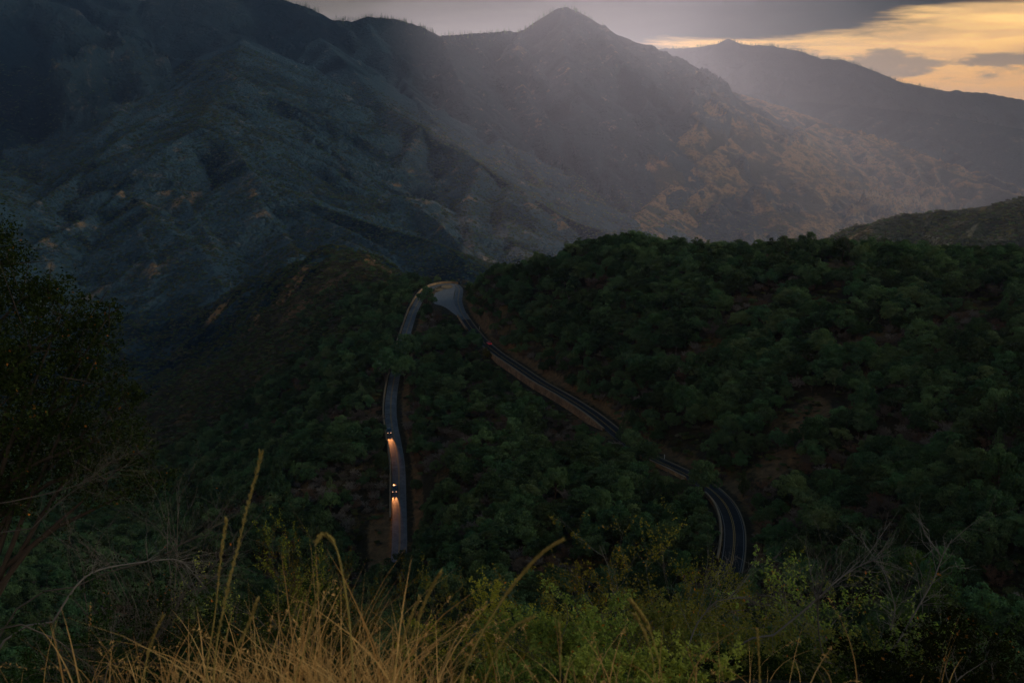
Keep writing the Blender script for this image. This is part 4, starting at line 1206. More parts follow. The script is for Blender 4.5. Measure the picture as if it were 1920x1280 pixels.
# trees the photograph singles out
def special(px, py, D, k, s, v, lab):
    q = P(px, py, D); z = float(height(np.array([q[0]]), np.array([q[1]]))[0])
    TR[:] = [t for t in TR if math.hypot(t['x'] - q[0], t['y'] - q[1]) > (3.2 if k != 2 else 1.5) * s]
    TR.append(dict(x=q[0], y=q[1], z=z, k=k, s=s, r=float(px % 6), v=v, lab=lab))
special(800, 604, 566, 0, 1.5, 1, 'dark round tree standing alone inside the hairpin beside the turnout')
special(792, 622, 545, 0, .9, 3, 'dark tree below the lone round tree inside the hairpin')
special(761, 722, 445, 0, 1.9, 2, 'dark tree leaning over the lower road where the road is hidden')
special(723, 727, 447, 0, 1.8, 1, 'dark tree on the valley side hiding the lower road from the left')
special(737, 700, 466, 0, 1.8, 0, 'dark tree just behind the one hiding the lower road from the left')
special(766, 690, 468, 0, 1.9, 4, 'dark tree crown above the hidden part of the lower road')
special(884, 672, 449, 0, 1.6, 5, 'dense tree hiding the upper road just left of the red car')
special(885, 655, 470, 0, .95, 0, 'smaller tree in front of the upper road below the turnout')
special(712, 862, 352, 0, .95, 1, 'dark tree reaching over the stone wall between the two dark cars')
special(912, 712, 440, 1, .95, 0, 'slim yellow green tree at the left end of the long retaining wall')
special(1186, 872, 303, 0, 1.4, 3, 'tree hiding the gap between the two stretches of the upper road')
special(1168, 842, 318, 1, .95, 1, 'pointed young tree at the lower end of the long retaining wall')
special(1215, 892, 290, 0, 1.2, 2, 'bright green tree beside the gap in the upper road')
special(1318, 952, 255, 0, 1.3, 4, 'tree overlapping the upper road before its last bend')
special(1332, 700, 360, 3, 1.5, 2, 'pinkish grey leafless tree on the dark forested hillside')
special(1502, 706, 338, 3, 1.0, 3, 'pale silvery bush right of the pinkish leafless tree')
special(1492, 800, 306, 3, 1.15, 7, 'large pale silvery bush above the bare bank')
special(590, 790, 445, 1, .8, 0, 'small yellow tree in the wooded slope left of the lower road')
special(1150, 920, 285, 1, 1.0, 3, 'light green pointed tree below the gap in the upper road')
special(668, 706, 470, 1, .9, 6, 'yellow green tree left of the hidden part of the lower road')
special(1510, 505, 402, 0, 1.5, 1, 'tall ragged oak on the skyline of the forested hill')
special(1180, 492, 448, 0, 1.35, 2, 'oak sticking up at the highest point of the forested crest')

special(756, 1078, 283, 0, 1.35, 5, 'dark tree at the foot of the lower road where it leaves the view')
special(780, 1040, 292, 0, 1.2, 3, 'dark tree right of the lowest visible stretch of the lower road')
special(728, 1075, 280, 3, 1.2, 1, 'brown leafless shrub at the foot of the lower road')

T = TR; n = len(T)
tx = np.array([t['x'] for t in T]); ty = np.array([t['y'] for t in T]); tz = np.array([t['z'] for t in T]); tk_ = np.array([t['k'] for t in T]); ts = np.array([t['s'] for t in T])
R4 = np.array([KR[k] for k in tk_]) * ts; H4 = np.array([KH[k] for k in tk_]) * ts
# painter's test for how much of each plant shows
bx, by, bw = project(np.stack([tx, ty, tz + H4 * .55], -1))
tanr = (Z_ / R_); cm = np.maximum.accumulate(tanr, axis=0)
ai = np.clip(np.searchsorted(azs, np.arctan2(tx, ty)), 0, NC - 1); ri = np.clip(np.searchsorted(rr, np.hypot(tx, ty)) - 2, 0, nr_ - 1)
terr_ok = (tz + H4) / np.hypot(tx, ty) > cm[ri, ai]
buf = np.zeros((640, 960), bool); area = np.zeros(n)
for i in np.argsort(bw):
    if not terr_ok[i]: continue
    rx_ = R4[i] * F_PX / bw[i] / 2; ry_ = H4[i] * .5 * F_PX / bw[i] / 2; u0, v0 = bx[i] / 2, by[i] / 2
    x0, x1, y0, y1 = int(max(0, u0 - rx_)), int(min(960, u0 + rx_ + 1)), int(max(0, v0 - ry_)), int(min(640, v0 + ry_ + 1))
    if x0 >= x1 or y0 >= y1: continue
    yy, xx = np.mgrid[y0:y1, x0:x1]; el_ = ((xx - u0) / rx_) ** 2 + ((yy - v0) / ry_) ** 2 < 1
    sub = buf[y0:y1, x0:x1]; area[i] = (el_ & ~sub).sum(); sub |= el_
special_i = [i for i in range(n) if T[i]['lab']]
def pick_top(mask, m):
    c = [i for i in np.argsort(-area) if mask[i] and not T[i]['lab'] and area[i] > 12][:m]; return c
ind = set(special_i) | set(pick_top((tk_ == 0) | (tk_ == 1), 278)) | set(pick_top(tk_ == 3, 90))
def region(i):
    a, b = bx[i], by[i]
    ii = int(np.argmin(np.abs(all_road[:apex, 1] - ty[i])))
    if ty[i] < 205: return 'on the near slope below the shrubs', 'near'
    if ty[i] < 640 and tx[i] < all_road[ii, 0]: return 'on the wooded slope left of the lower road', 'left'
    D1 = all_road[apex:]; jj = int(np.argmin(np.abs(D1[:, 1] - ty[i])))
    if ty[i] < 590 and tx[i] < D1[jj, 0]: return 'on the slope between the lower and the upper road', 'between'
    if ty[i] > 640 and b > 440 and a < 860: return 'on the dry hill beyond the hairpin', 'beyond'
    return 'on the forested hill above the upper road', 'above'
protoT = {}
def place_plant(i):
    t = T[i]; k = t['k']; loc = (t['x'], t['y'], t['z']); s = t['s']
    reg, rk_ = region(i)
    if k in (0, 1):
        crown, trunk, _, _ = (TREES[t['v'] % 6] if k == 0 else YOUNG[(1 + t['v'] % 2) if t['lab'] is None else (0 if 'yellow' in t['lab'] else 1 + t['v'] % 2)])
        root = empty('oak_tree' if k == 0 else 'young_tree', loc, (0, 0, t['r'])); root.scale = (s, s, s * (.82 + .5 * ((t['v'] * 37 % 10) / 10)))
        link('crown', crown, None, root); link('trunk', trunk, None, root)
        lb = t['lab'] or (('dark green broadleaf tree ' if k == 0 else 'slim pointed young tree ') + reg)
        tag(root, lb, 'tree', None if t['lab'] else ('broadleaf trees ' if k == 0 else 'young trees ') + reg)
    else:
        a_, b_, _, _ = BARES[t['v'] % 4]
        root = empty('leafless_shrub', loc, (0, 0, t['r'])); root.scale = (s, s, s)
        link('stems', a_, None, root); link('twigs', b_, None, root)
        tone_ = ('grey', 'brown', 'grey', 'pale')[t['v'] % 4]
        tag(root, t['lab'] or (tone_ + ' leafless shrub ' + reg), 'shrub', None if t['lab'] else tone_ + ' leafless shrubs ' + reg)
for i in sorted(ind): place_plant(i)
oakp = [join_meshes('oak', [c, t_]) for c, t_, _, _ in TREES] + [join_meshes('young', [c, t_]) for c, t_, _, _ in YOUNG[1:]]
rest = [i for i in range(n) if i not in ind]
def arr(ids, f): return np.array([f(i) for i in ids])
r01 = [i for i in rest if tk_[i] in (0, 1)]
scatter('forest', arr(r01, lambda i: (tx[i], ty[i], tz[i])), arr(r01, lambda i: ts[i]), arr(r01, lambda i: T[i]['r']), arr(r01, lambda i: T[i]['v'] % 6 if tk_[i] == 0 else 6 + T[i]['v'] % 2), oakp, 'dark evergreen woodland covering the slopes round the road')
r3 = [i for i in rest if tk_[i] == 3]
barep = [join_meshes('bare', [a_, b_]) for a_, b_, _, _ in BARES]
scatter('leafless_brush', arr(r3, lambda i: (tx[i], ty[i], tz[i])), arr(r3, lambda i: ts[i]), arr(r3, lambda i: T[i]['r']), arr(r3, lambda i: T[i]['v'] % 4), barep, 'grey leafless brush among the trees')
r2_ = [i for i in rest if tk_[i] == 2]
# low brush: the gaps of the forest, the dry hill and an even undergrowth
nb = 38000
qa = rngf.uniform(-.62, .62, nb); qr = np.exp(rngf.uniform(math.log(70), math.log(900), nb)); qr[26000:] = rngf.uniform(560, 900, nb - 26000); qa[26000:] = rngf.uniform(-.42, .0, nb - 26000)
qx, qy = np.sin(qa) * qr, np.cos(qa) * qr
qz, _, _, qD, qS = height(qx, qy, True)
qt = np.hypot((qx - turn_c[0]) / 11.5, (qy - turn_c[1]) / 38)
qcx, qcy, qcw = project(np.stack([qx, qy, qz + .8], -1))
kq = (qD > 6.0) & (qt > 1.1) & (fbm(qx / 18, qy / 18, 77, 3) > -.35)
qs = rngf.uniform(.25, .75, nb) * np.clip(qr / 260, .7, 1.5)
for a, b, c_ in vis[::2]:
    kq &= ~((qcw < c_ + 1) & (np.abs(qcx - a) < qs * 2 * F_PX / qcw) & (np.abs(qcy - b) < qs * 1.5 * F_PX / qcw))
pts = np.r_[arr(r2_, lambda i: (tx[i], ty[i], tz[i])), np.stack([qx, qy, qz], -1)[kq]]
sc_ = np.r_[arr(r2_, lambda i: ts[i]), qs[kq]]
scatter('undergrowth', pts, sc_, rngf.uniform(0, 6.28, len(pts)), rngf.integers(0, 4, len(pts)), LOWS, 'low brush growing between the trees and on the dry hill')

# ------------------------------------------------------------------ chaparral dotted over the far slopes
def far_points(nwant, r0, r1, thr, seed):
    rg = np.random.default_rng(seed)
    ri_ = np.nonzero((rr > r0) & (rr < r1))[0]
    i = rg.integers(ri_[0], ri_[-1] - 1, nwant); j = rg.integers(230, NC - 231, nwant)
    a, b = rg.random(nwant), rg.random(nwant)
    P_ = [c.reshape(nr_, nc_) for c in Vall.T]
    out = []
    for c in P_:
        out.append((c[i, j] * (1 - a) + c[i + 1, j] * a) * (1 - b) + (c[i, j + 1] * (1 - a) + c[i + 1, j + 1] * a) * b)
    p = np.stack(out, -1)
    vis_ = (Z_[i, j] + 6) / R_[i, j] >= cm[np.maximum(i - 1, 0), j] - .0005
    g_ = gold[i, j] + fbm(p[:, 0] / 30, p[:, 1] / 30, 55, 3) * .55
    k = vis_ & (g_ < thr + rg.normal(0, .12, nwant))
    return p[k], rg
p_, rg_ = far_points(150000, 860, 3400, .42, 3)
rad_ = np.hypot(p_[:, 0], p_[:, 1])
scatter('chaparral', p_, rg_.uniform(1.3, 3.4, len(p_)) * np.clip(rad_ / 1800, .8, 1.5), rg_.uniform(0, 6.28, len(p_)), rg_.integers(0, 4, len(p_)), TINY, 'grey green brush dotted over the mountain slopes')
print('chaparral', len(p_), 'forest', len(r01), 'bare', len(r3), 'under', len(pts), 'individual', len(ind))

# conifers along the far skylines
def conifer(name, seed):
    rng = np.random.default_rng(seed); V = []; F = []
    tube(V, F, [(0, 0, -3), (0, 0, 6), (0, 0, 15)], [.35, .25, .05], 4)
    for k in range(70):
        f = rng.uniform(.12, 1); a = rng.uniform(0, 6.28); ln = 2.9 * (1.05 - f) * rng.uniform(.5, 1.2) + .25; z = 15 * f
        c, s = math.cos(a), math.sin(a); b = len(V)
        V += [(0, 0, z + .5), (c * ln - s * .5, s * ln + c * .5, z - .7), (c * ln * 1.1, s * ln * 1.1, z - .5), (c * ln + s * .5, s * ln - c * .5, z - .9)]
        F.append((b, b + 1, b + 2, b + 3))
    return mesh_np(name, np.array(V), F, attrs={'tone': rng.random(len(V))})
CON = [conifer('conifer', s) for s in range(3)]
for c in CON: c.materials.append(M_OAK)
cpx = []
rg_ = np.random.default_rng(12)
for nm_, m_, a0, a1 in (('left_wall', 800, 560, 1330), ('far_ridge', 900, 1180, 1760)):
    q = RPTS[names.index(nm_)]; pts_ = q[3]; dd_ = q[4]
    pp, _, _ = project(pts_)
    t0_, t1_ = np.interp([a0, a1], pp, dd_)
    cl = fbm(np.linspace(0, 40, 4000), np.zeros(4000), 5, 3); tt = rg_.uniform(t0_, t1_, m_)
    x_ = np.interp(tt, dd_, pts_[:, 0]) + rg_.normal(0, 26, m_); y_ = np.interp(tt, dd_, pts_[:, 1]) + rg_.normal(0, 26, m_) - 8
    k_ = fbm(x_ / 90, y_ / 90, 15, 3) > -.22
    cpx.append(np.stack([x_, y_], -1)[k_])
cpx = np.concatenate(cpx); cz2 = height(cpx[:, 0], cpx[:, 1])
scatter('conifers', np.c_[cpx, cz2], rg_.uniform(.5, 1.5, len(cpx)), rg_.uniform(0, 6.28, len(cpx)), rg_.integers(0, 3, len(cpx)), CON, 'tiny conifers standing along the far ridge lines')

# ------------------------------------------------------------------ foreground plants
def hgt(x, y): return float(height(np.array([x]), np.array([y]))[0])
def fg_shrub(name, px, pyt, D, width, label, leafmat, twigmat, seed, nstem=9, nleaf=6000, leaf=.03, lean=(0, 0), droop=0.0, leafdens=1.0, pt=None, cat='shrub', group='shrubs in the foreground', fine=1.0):
    """multi-stemmed shrub: base on the ground, tip at image row pyt; stems, forks, twigs, leaves at the twigs"""
    q = P(px, pyt, D); gz_ = hgt(q[0], q[1]); H = q[2] - gz_
    rng = np.random.default_rng(seed); W = width
    root = empty(name, (q[0], q[1], gz_)); tag(root, label, cat, group)
    V = []; F = []; tips = []
    def grow(s, d, ln, r, lvl):
        n = 5; pts = [s]; dd = d.copy()
        for k in range(n):
            dd = dd + rng.normal(0, .16, 3); dd[2] += (.10 if lvl < 2 else .03) - droop; dd /= np.linalg.norm(dd)
            pts.append(pts[-1] + dd * ln / n)
        tube(V, F, pts, r * np.linspace(1, .45, n + 1), 5 if lvl == 0 else 4 if lvl == 1 else 3)
        if lvl >= 3:
            tips.append(np.array(pts)); return
        m = (4, 4, 4)[lvl]
        for j in range(int(round(m * fine))):
            k = rng.uniform(.25, 1.0) * n; i = min(int(k), n - 1); p = pts[i] + (pts[i + 1] - pts[i]) * (k - i)
            u = rng.normal(0, 1, 3); u -= u @ dd * dd; u /= np.linalg.norm(u)
            nd = dd * .75 + u * .65; nd[2] += .15; nd /= np.linalg.norm(nd)
            grow(p, nd, ln * rng.uniform(.42, .62), r * .5, lvl + 1)
    for k in range(nstem):
        a = rng.uniform(0, 6.28); q_ = rng.uniform(.1, 1) * W * .5
        e = np.array((q_ * math.cos(a) + lean[0], q_ * math.sin(a) * .8 + lean[1], H * rng.uniform(.78, 1.0) * (1 - .35 * (q_ / (W * .5)) ** 2)))
        if k == 0: e = np.array((lean[0] * .5, 0, H))
        s = np.array((rng.normal(0, .06), rng.normal(0, .06), -.3)); d = e - s; L_ = np.linalg.norm(d)
        grow(s, d / L_, L_ * .92, .007 + .0025 * H, 0)
    zt = max(v[2] for v in V); f_ = H / zt if zt > H else 1.0
    ex = np.percentile([math.hypot(v[0] - lean[0] * .6, v[1]) for v in V], 97); fw_ = min(1.0, W * .62 / ex)
    def sq(a):
        a = np.array(a); a[..., 2] = np.where(a[..., 2] > 0, a[..., 2] * f_, a[..., 2]); c_ = np.stack([np.clip(a[..., 2] / H, 0, 1) * lean[0] * .6, a[..., 2] * 0], -1)
        a[..., :2] = c_ + (a[..., :2] - c_) * fw_; return a
    V = sq(V); tips = [sq(t_) for t_ in tips]
    stems = link('stems', mesh_np('stems', V, F), twigmat, root)
    nleaf = int(nleaf * 2.2)
    if nleaf:
        tt = rng.integers(0, len(tips), nleaf); Tp = np.array(tips)
        u = rng.uniform(0, 1, nleaf) ** .7 * 4.999; i = u.astype(int); f = (u - i)[:, None]
        C = Tp[tt, i] * (1 - f) + Tp[tt, i + 1] * f + rng.normal(0, leaf * .55, (nleaf, 3))
        N = rng.normal(0, 1, (nleaf, 3)); N[:, 2] = np.abs(N[:, 2]) + .5
        Vl, Fl, tl = leaf_quads(C, N, leaf, rng, .5)
        link('leaves', mesh_np('leaves', Vl, Fl, attrs={'tone': tl}), leafmat, root)
    return root
B = 'shrubs in the foreground'
fg_shrub('leafy_shrub', 1165, 958, 9.5, 1.9, 'tall open shrub with pale stems and yellow green tips, right of centre', M_FGY, M_TWIGP, 1, 10, 5200, .036)
fg_shrub('leafy_shrub', 1010, 1065, 9.0, 1.5, 'rounded yellow green shrub behind the long leaning grass stalk', M_FGY, M_TWIG, 2, 9, 8500, .032)
fg_shrub('leafy_shrub', 1100, 1130, 7.0, 1.8, 'olive leafy bush filling the ground below the tall open shrub', M_FG, M_TWIG, 22, 9, 9500, .030)
fg_shrub('leafy_shrub', 1335, 985, 14.0, 2.0, 'bright yellow green shrub standing in front of the last bend of the upper road', M_FGY, M_TWIG, 3, 10, 9000, .040)
fg_shrub('leafy_shrub', 1420, 1010, 13.0, 1.6, 'thinner yellow green shrub right of the bright one by the last bend', M_FGY, M_TWIGP, 4, 8, 4200, .038)
fg_shrub('leafy_shrub', 1275, 1120, 8.0, 1.9, 'dense olive shrub between the tall open shrub and the last road bend', M_FG, M_TWIGP, 5, 10, 9500, .032)
fg_shrub('leafy_shrub', 1480, 1120, 8.0, 2.0, 'grey green shrub with crossing bare branches right of the bend', M_FG, M_TWIGP, 6, 11, 5500, .032, lean=(.5, 0))
fg_shrub('leafy_shrub', 1590, 1050, 8.5, 1.6, 'shrub with one long pale branch leaning up to the right', M_FG, M_TWIGP, 7, 7, 2200, .036, lean=(.35, 0))
fg_shrub('leafy_shrub', 1715, 1010, 8.5, 1.5, 'sparse shrub with tall white stems near the right edge', M_FGD, M_TWIGP, 8, 6, 1600, .036, lean=(.2, 0), fine=.85)
fg_shrub('leafy_shrub', 1420, 1225, 6.0, 2.2, 'low dark leafy bush along the bottom below the crossing branches', M_FGD, M_TWIG, 9, 11, 9000, .028)
fg_shrub('leafy_shrub', 1690, 1200, 6.3, 2.2, 'low dark bush at the foot of the white stems', M_EDGE, M_TWIG, 10, 11, 7000, .030)
fg_shrub('leafy_shrub', 1880, 1170, 7.0, 2.2, 'black green bush in the bottom right corner', M_EDGE, M_TWIG, 11, 10, 6000, .032)
fg_shrub('leafy_shrub', 1200, 1215, 5.6, 1.7, 'low leafy bush right of the dry grass at the bottom edge', M_FG, M_TWIG, 12, 10, 9000, .026)
fg_shrub('leafy_shrub', 800, 1085, 14.0, 2.4, 'rounded grey green bush behind the dry grass, left of the dark gap', M_FG, M_TWIG, 13, 12, 13000, .034)
fg_shrub('leafy_shrub', 690, 1140, 9.5, 2.0, 'brownish green bush just behind the dry grass', M_FGD, M_TWIGB, 14, 10, 8000, .030)
fg_shrub('leafy_shrub', 520, 962, 12.5, 1.5, 'upright small leaved shrub with lime green tips beside the tall nodding stalk', M_FGY, M_TWIG, 15, 8, 7500, .030)
fg_shrub('leafy_shrub', 615, 1000, 13.0, 1.9, 'shrub with golden green leaves below the lower road', M_FGY, M_TWIGB, 16, 9, 7500, .032)
fg_shrub('leafy_shrub', 400, 1010, 12.0, 1.7, 'open shrub with a few yellow leaves behind the two tall stalks', M_FG, M_TWIG, 17, 8, 3500, .034)
fg_shrub('leafy_shrub', 330, 1090, 8.5, 2.4, 'dark leafy bush with a few orange leaves at lower left', M_EDGE, M_TWIG, 18, 11, 11000, .030)
fg_shrub('leafy_shrub', 520, 1120, 8.0, 1.9, 'dark leafy bush behind the left part of the dry grass', M_FGD, M_TWIG, 19, 10, 9000, .028)
fg_shrub('leafy_shrub', 100, 1120, 7.0, 2.2, 'almost black bush in the bottom left corner', M_EDGE, M_TWIG, 20, 10, 8000, .030)
fg_shrub('bare_shrub', 908, 1108, 17.0, .7, 'small bare grey shrub in the dark gap left of the leaning stalk', M_FG, M_TWIGP, 21, 6, 0, .03, fine=.8)
fg_shrub('bare_shrub', 660, 985, 42.0, 7.0, 'wide brown twiggy brush between the golden green shrub and the lower road', M_BRUSH, M_TWIGB, 23, 14, 5000, .10)
fg_shrub('bare_shrub', 150, 850, 9.0, 2.2, 'tangle of long bare grey twigs at the left edge', M_EDGE, M_TWIG, 24, 11, 1500, .03, lean=(.5, 0), group='bare twigs at lower left')
fg_shrub('bare_shrub', 300, 905, 9.5, 1.7, 'bare grey twigs reaching right beside the dark tree', M_EDGE, M_TWIG, 25, 9, 1800, .03, lean=(.3, 0), group='bare twigs at lower left')

# long bare boughs
def bough(pix, D, r, label, seed, mat=None, tw=7):
    pts = np.array([P(a, b, D + dd) for a, b, dd in pix])
    t = np.linspace(0, len(pts) - 1, 22); q = np.stack([np.interp(t, range(len(pts)), pts[:, k]) for k in range(3)], 1)
    for _ in range(3): q[1:-1] = (q[:-2] + 2 * q[1:-1] + q[2:]) / 4
    gz_ = hgt(q[0][0], q[0][1]); hh = max(q[0][2] - gz_, .1); sx = -1.0 if q[6][0] > q[0][0] else 1.0
    g0 = np.array((q[0][0] + sx * hh * .75, q[0][1] + hh * .15, q[0][2] - hh - .1))
    q = np.r_[[g0 * (1 - f) + q[0] * f + np.array((0, 0, 1)) * hh * .30 * math.sin(math.pi * f) for f in (0, .2, .4, .6, .8)], q]
    lo = q[0].copy(); q = q - lo
    root = empty('bare_branch', tuple(lo)); tag(root, label, 'branch', 'bare branches in the foreground')
    V = []; F = []; rng = np.random.default_rng(seed)
    r = r * .7; tube(V, F, q, r * np.linspace(1.2, .3, len(q)), 5); link('limb', mesh_np('limb', V, F), mat or M_TWIG, root)
    V = []; F = []
    for k in range(tw * 4):
        i = rng.integers(9, len(q) - 1); d = q[min(i + 1, len(q) - 1)] - q[i - 1]; d /= np.linalg.norm(d)
        u = rng.normal(0, 1, 3); u /= np.linalg.norm(u); nd = d * .7 + u * .6; nd /= np.linalg.norm(nd); ln = rng.uniform(.15, .5)
        p1 = q[i] + nd * ln * .5; p2 = p1 + (nd + rng.normal(0, .3, 3)) * ln * .5
        tube(V, F, [q[i], p1, p2], [r * .3, r * .22, r * .1], 3)
        for j in range(3):
            s_ = q[i] + (p2 - q[i]) * rng.uniform(.3, 1); e_ = s_ + (nd + rng.normal(0, .6, 3)) * ln * .35
            tube(V, F, [s_, (s_ + e_) / 2 + rng.normal(0, .01, 3), e_], [r * .18, r * .12, r * .06], 3)
    link('twigs', mesh_np('twigs', V, F), mat or M_TWIG, root)
bough([(100, 1165, 0), (150, 1080, 0), (200, 1062, .2), (290, 1050, .3), (330, 1046, .4), (350, 1058, .4), (385, 1100, .5)], 8.0, .013, 'long pale bough arching right across the lower left', 31, M_TWIGP)
bough([(140, 1100, 0), (210, 1068, 0), (300, 1048, 0), (345, 1015, 0), (380, 1000, 0), (395, 990, 0)], 8.2, .009, 'thin forked bough crossing above the long arching one', 32)
bough([(20, 940, 0), (90, 925, 0), (150, 908, 0), (215, 882, 0), (262, 865, 0)], 8.6, .008, 'bare bough pointing right under the dark tree', 33)
bough([(60, 990, 0), (110, 940, 0), (160, 905, 0), (200, 870, 0), (240, 848, 0)], 8.8, .007, 'bare bough rising past the left edge twigs', 34)
bough([(40, 1170, 0), (110, 1200, 0), (150, 1235, 0), (190, 1260, 0)], 5.5, .007, 'thin bough sloping down in the bottom left corner', 35)
bough([(1450, 1190, 0), (1500, 1150, 0), (1545, 1110, 0), (1580, 1078, .1), (1620, 1055, .1), (1650, 1045, .1)], 8.0, .013, 'stout pale branch slanting up to the right across the right foreground', 36, M_TWIGP, 9)
bough([(1635, 1262, 0), (1680, 1210, 0), (1720, 1140, 0), (1752, 1085, 0), (1765, 1045, 0), (1785, 1010, 0)], 8.0, .014, 'tall white stem curving up near the right edge', 37, M_TWIGP, 7)
bough([(1640, 1260, 0), (1668, 1190, 0), (1680, 1140, 0), (1668, 1100, 0), (1655, 1060, 0)], 8.1, .010, 'white stem left of the tall curving one', 38, M_TWIGP, 6)
bough([(1280, 1240, 0), (1305, 1170, 0), (1340, 1125, 0), (1400, 1118, 0)], 6.5, .009, 'bent grey branch low in front of the bend', 39, M_TWIGP, 6)
bough([(1545, 1240, 0), (1535, 1190, 0), (1532, 1130, 0), (1545, 1080, 0), (1550, 1040, 0)], 7.6, .009, 'slim upright branch crossing the slanting pale one', 40, M_TWIG, 6)

# ---------------- dark oak at the left edge
def edge_oak():
    D0 = 17.0; base = P(-130, 1150, D0); gz_ = hgt(base[0], base[1]); base = np.array((base[0], base[1], gz_))
    root = empty('oak_tree', tuple(base)); tag(root, 'large near black oak filling the left edge, a few yellow leaves at its tips', 'tree')
    V = []; F = []; rng = np.random.default_rng(44)
    top = P(-60, 560, D0) - base
    ks = np.linspace(0, 1, 9); tr = np.array([top * k + np.array((.25 * math.sin(k * 4), .2 * math.cos(k * 3), 0)) * k for k in ks]); tr[0, 2] -= .5
    tube(V, F, tr, .22 * (1.2 - .8 * ks), 9)
    lob = []
    for px, py, dD, r in ((-30, 440, 0, .55), (5, 500, .3, .55), (40, 560, 0, .6), (90, 545, .2, .42), (115, 590, -.3, .5), (165, 600, 0, .38), (205, 590, .1, .28), (150, 660, .3, .55), (60, 660, -.4, .8), (-20, 620, .5, .9),
                          (195, 640, -.1, .35), (100, 740, .2, .8), (190, 720, 0, .5), (230, 745, .1, .35), (0, 760, -.5, 1.0), (150, 820, 0, .75), (225, 810, -.2, .45), (260, 850, 0, .35), (50, 870, .3, 1.0), (200, 900, -.3, .6), (290, 900, 0, .4), (-60, 500, 0, .8), (-100, 700, 0, 1.2), (-60, 900, 0, 1.2)):
        c = P(px, py, D0 + dD) - base; lob.append((*c, r, r * .8))
        k0 = rng.uniform(.35, 1); s = top * min(k0, 1); 
        if c[2] < s[2]: s = top * max(.2, (c[2] / top[2]) - .15)
        m_ = (s + c) / 2 + np.array((0, 0, .25)); tube(V, F, [s, (s + m_) / 2, m_, (m_ + c) / 2, c], [.07, .055, .04, .025, .01], 5)
        for j in range(5):
            e = c + rng.normal(0, 1, 3) * r * .6; tube(V, F, [c, (c + e) / 2, e], [.015, .01, .004], 3)
    link('trunk', mesh_np('trunk', V, F), M_BARK, root)
    L_ = np.array(lob); n = 42000; w = L_[:, 3] ** 2; w /= w.sum(); pk = rng.choice(len(L_), n, p=w)
    tuft = rng.normal(0, 1, (len(L_), 40, 3)); tuft /= np.linalg.norm(tuft, axis=-1)[..., None]; tuft *= rng.uniform(.45, 1.15, (len(L_), 40, 1))
    C = L_[pk, :3] + (tuft[pk, rng.integers(0, 40, n)] + rng.normal(0, .16, (n, 3))) * np.stack([L_[pk, 3], L_[pk, 3], L_[pk, 4]], 1)
    N = rng.normal(0, 1, (n, 3)); N[:, 2] += .8
    Vl, Fl, tl = leaf_quads(C, N, .062, rng, .6); link('crown', mesh_np('crown', Vl, Fl, attrs={'tone': tl * .992}), M_EDGE, root)
edge_oak()

# ---------------- dry grass
def mat_grass(name, a, b, transl=.35):
    m, nt, out = new_mat(name); g = G(nt); L = nt.links.new
    c = g.mix(g.attr('tone'), a, b)
    d = nt.nodes.new('ShaderNodeBsdfDiffuse'); t = nt.nodes.new('ShaderNodeBsdfTranslucent'); mx = nt.nodes.new('ShaderNodeMixShader')
    L(c, d.inputs[0]); L(c, t.inputs[0]); mx.inputs[0].default_value = transl
    L(d.outputs[0], mx.inputs[1]); L(t.outputs[0], mx.inputs[2]); L(mx.outputs[0], out.inputs[0]); return m
M_DRY = mat_grass('dry_grass', (.42, .22, .07), (.80, .50, .19))
M_STALK = mat_grass('grass_stalk', (.34, .25, .07), (.50, .38, .13))
rngg = np.random.default_rng(99)
def blades(n, xs, ys, hmin, hmax, w, seed, dry=True):
    rng = np.random.default_rng(seed); seg = 6
    z = height(xs, ys); n = len(xs)
    h = 1.18 * rng.uniform(hmin, hmax, n); a = rng.uniform(0, 6.28, n); bend = rng.uniform(.12, 1.05, n) * h
    t = np.linspace(0, 1, seg + 1)
    X = xs[:, None] + np.cos(a)[:, None] * bend[:, None] * t ** 2; Y = ys[:, None] + np.sin(a)[:, None] * bend[:, None] * t ** 2
    Zc = z[:, None] - .03 + h[:, None] * (t - .28 * (bend / h)[:, None] ** 1.3 * t ** 3)
    wd = w * rng.uniform(.5, 1.4, n)[:, None] * (1 - t) ** .7 * .5 + .0002
    pa = rng.uniform(0, 6.28, n)
    ox, oy = np.cos(pa)[:, None] * wd, np.sin(pa)[:, None] * wd
    V = np.stack([np.stack([X - ox, Y - oy, Zc], -1), np.stack([X + ox, Y + oy, Zc], -1)], 2).reshape(n, -1, 3)
    b = np.arange(n)[:, None] * (seg + 1) * 2; k = np.arange(seg)[None] * 2
    F = np.stack([b + k, b + k + 1, b + k + 3, b + k + 2], -1).reshape(-1, 4)
    tone = np.repeat(rng.random(n), (seg + 1) * 2)
    V = V.reshape(-1, 3)
    # drooping seed heads on some blades
    hd = np.nonzero(rng.random(n) < .16)[0]; m_ = 16
    cx_ = np.repeat(X[hd, -1], m_); cy_ = np.repeat(Y[hd, -1], m_); cz_ = np.repeat(Zc[hd, -1], m_)
    tx_ = np.repeat(X[hd, -2], m_); ty_ = np.repeat(Y[hd, -2], m_); tz_ = np.repeat(Zc[hd, -2], m_)
    f = rng.uniform(-.1, 1.1, len(cx_)); C = np.stack([cx_ + (tx_ - cx_) * f, cy_ + (ty_ - cy_) * f, cz_ + (tz_ - cz_) * f], -1) + rng.normal(0, .005, (len(cx_), 3))
    N = rng.normal(0, 1, C.shape); Vl, Fl, tl = leaf_quads(C, N, .014, rng, .3)
    return np.r_[V, Vl], np.r_[F, Fl + len(V)], np.r_[tone, tl]
def patch(n, px0, px1, D0, D1, seed, peak=640, spread=330):
    rng = np.random.default_rng(seed); out = []
    while len(out) < n:
        px = rng.normal(peak, spread); 
        if not px0 < px < px1: continue
        D = rng.uniform(D0, D1); out.append(((px - 960) / F_PX * D * 1.03, D))
    return np.array(out).T
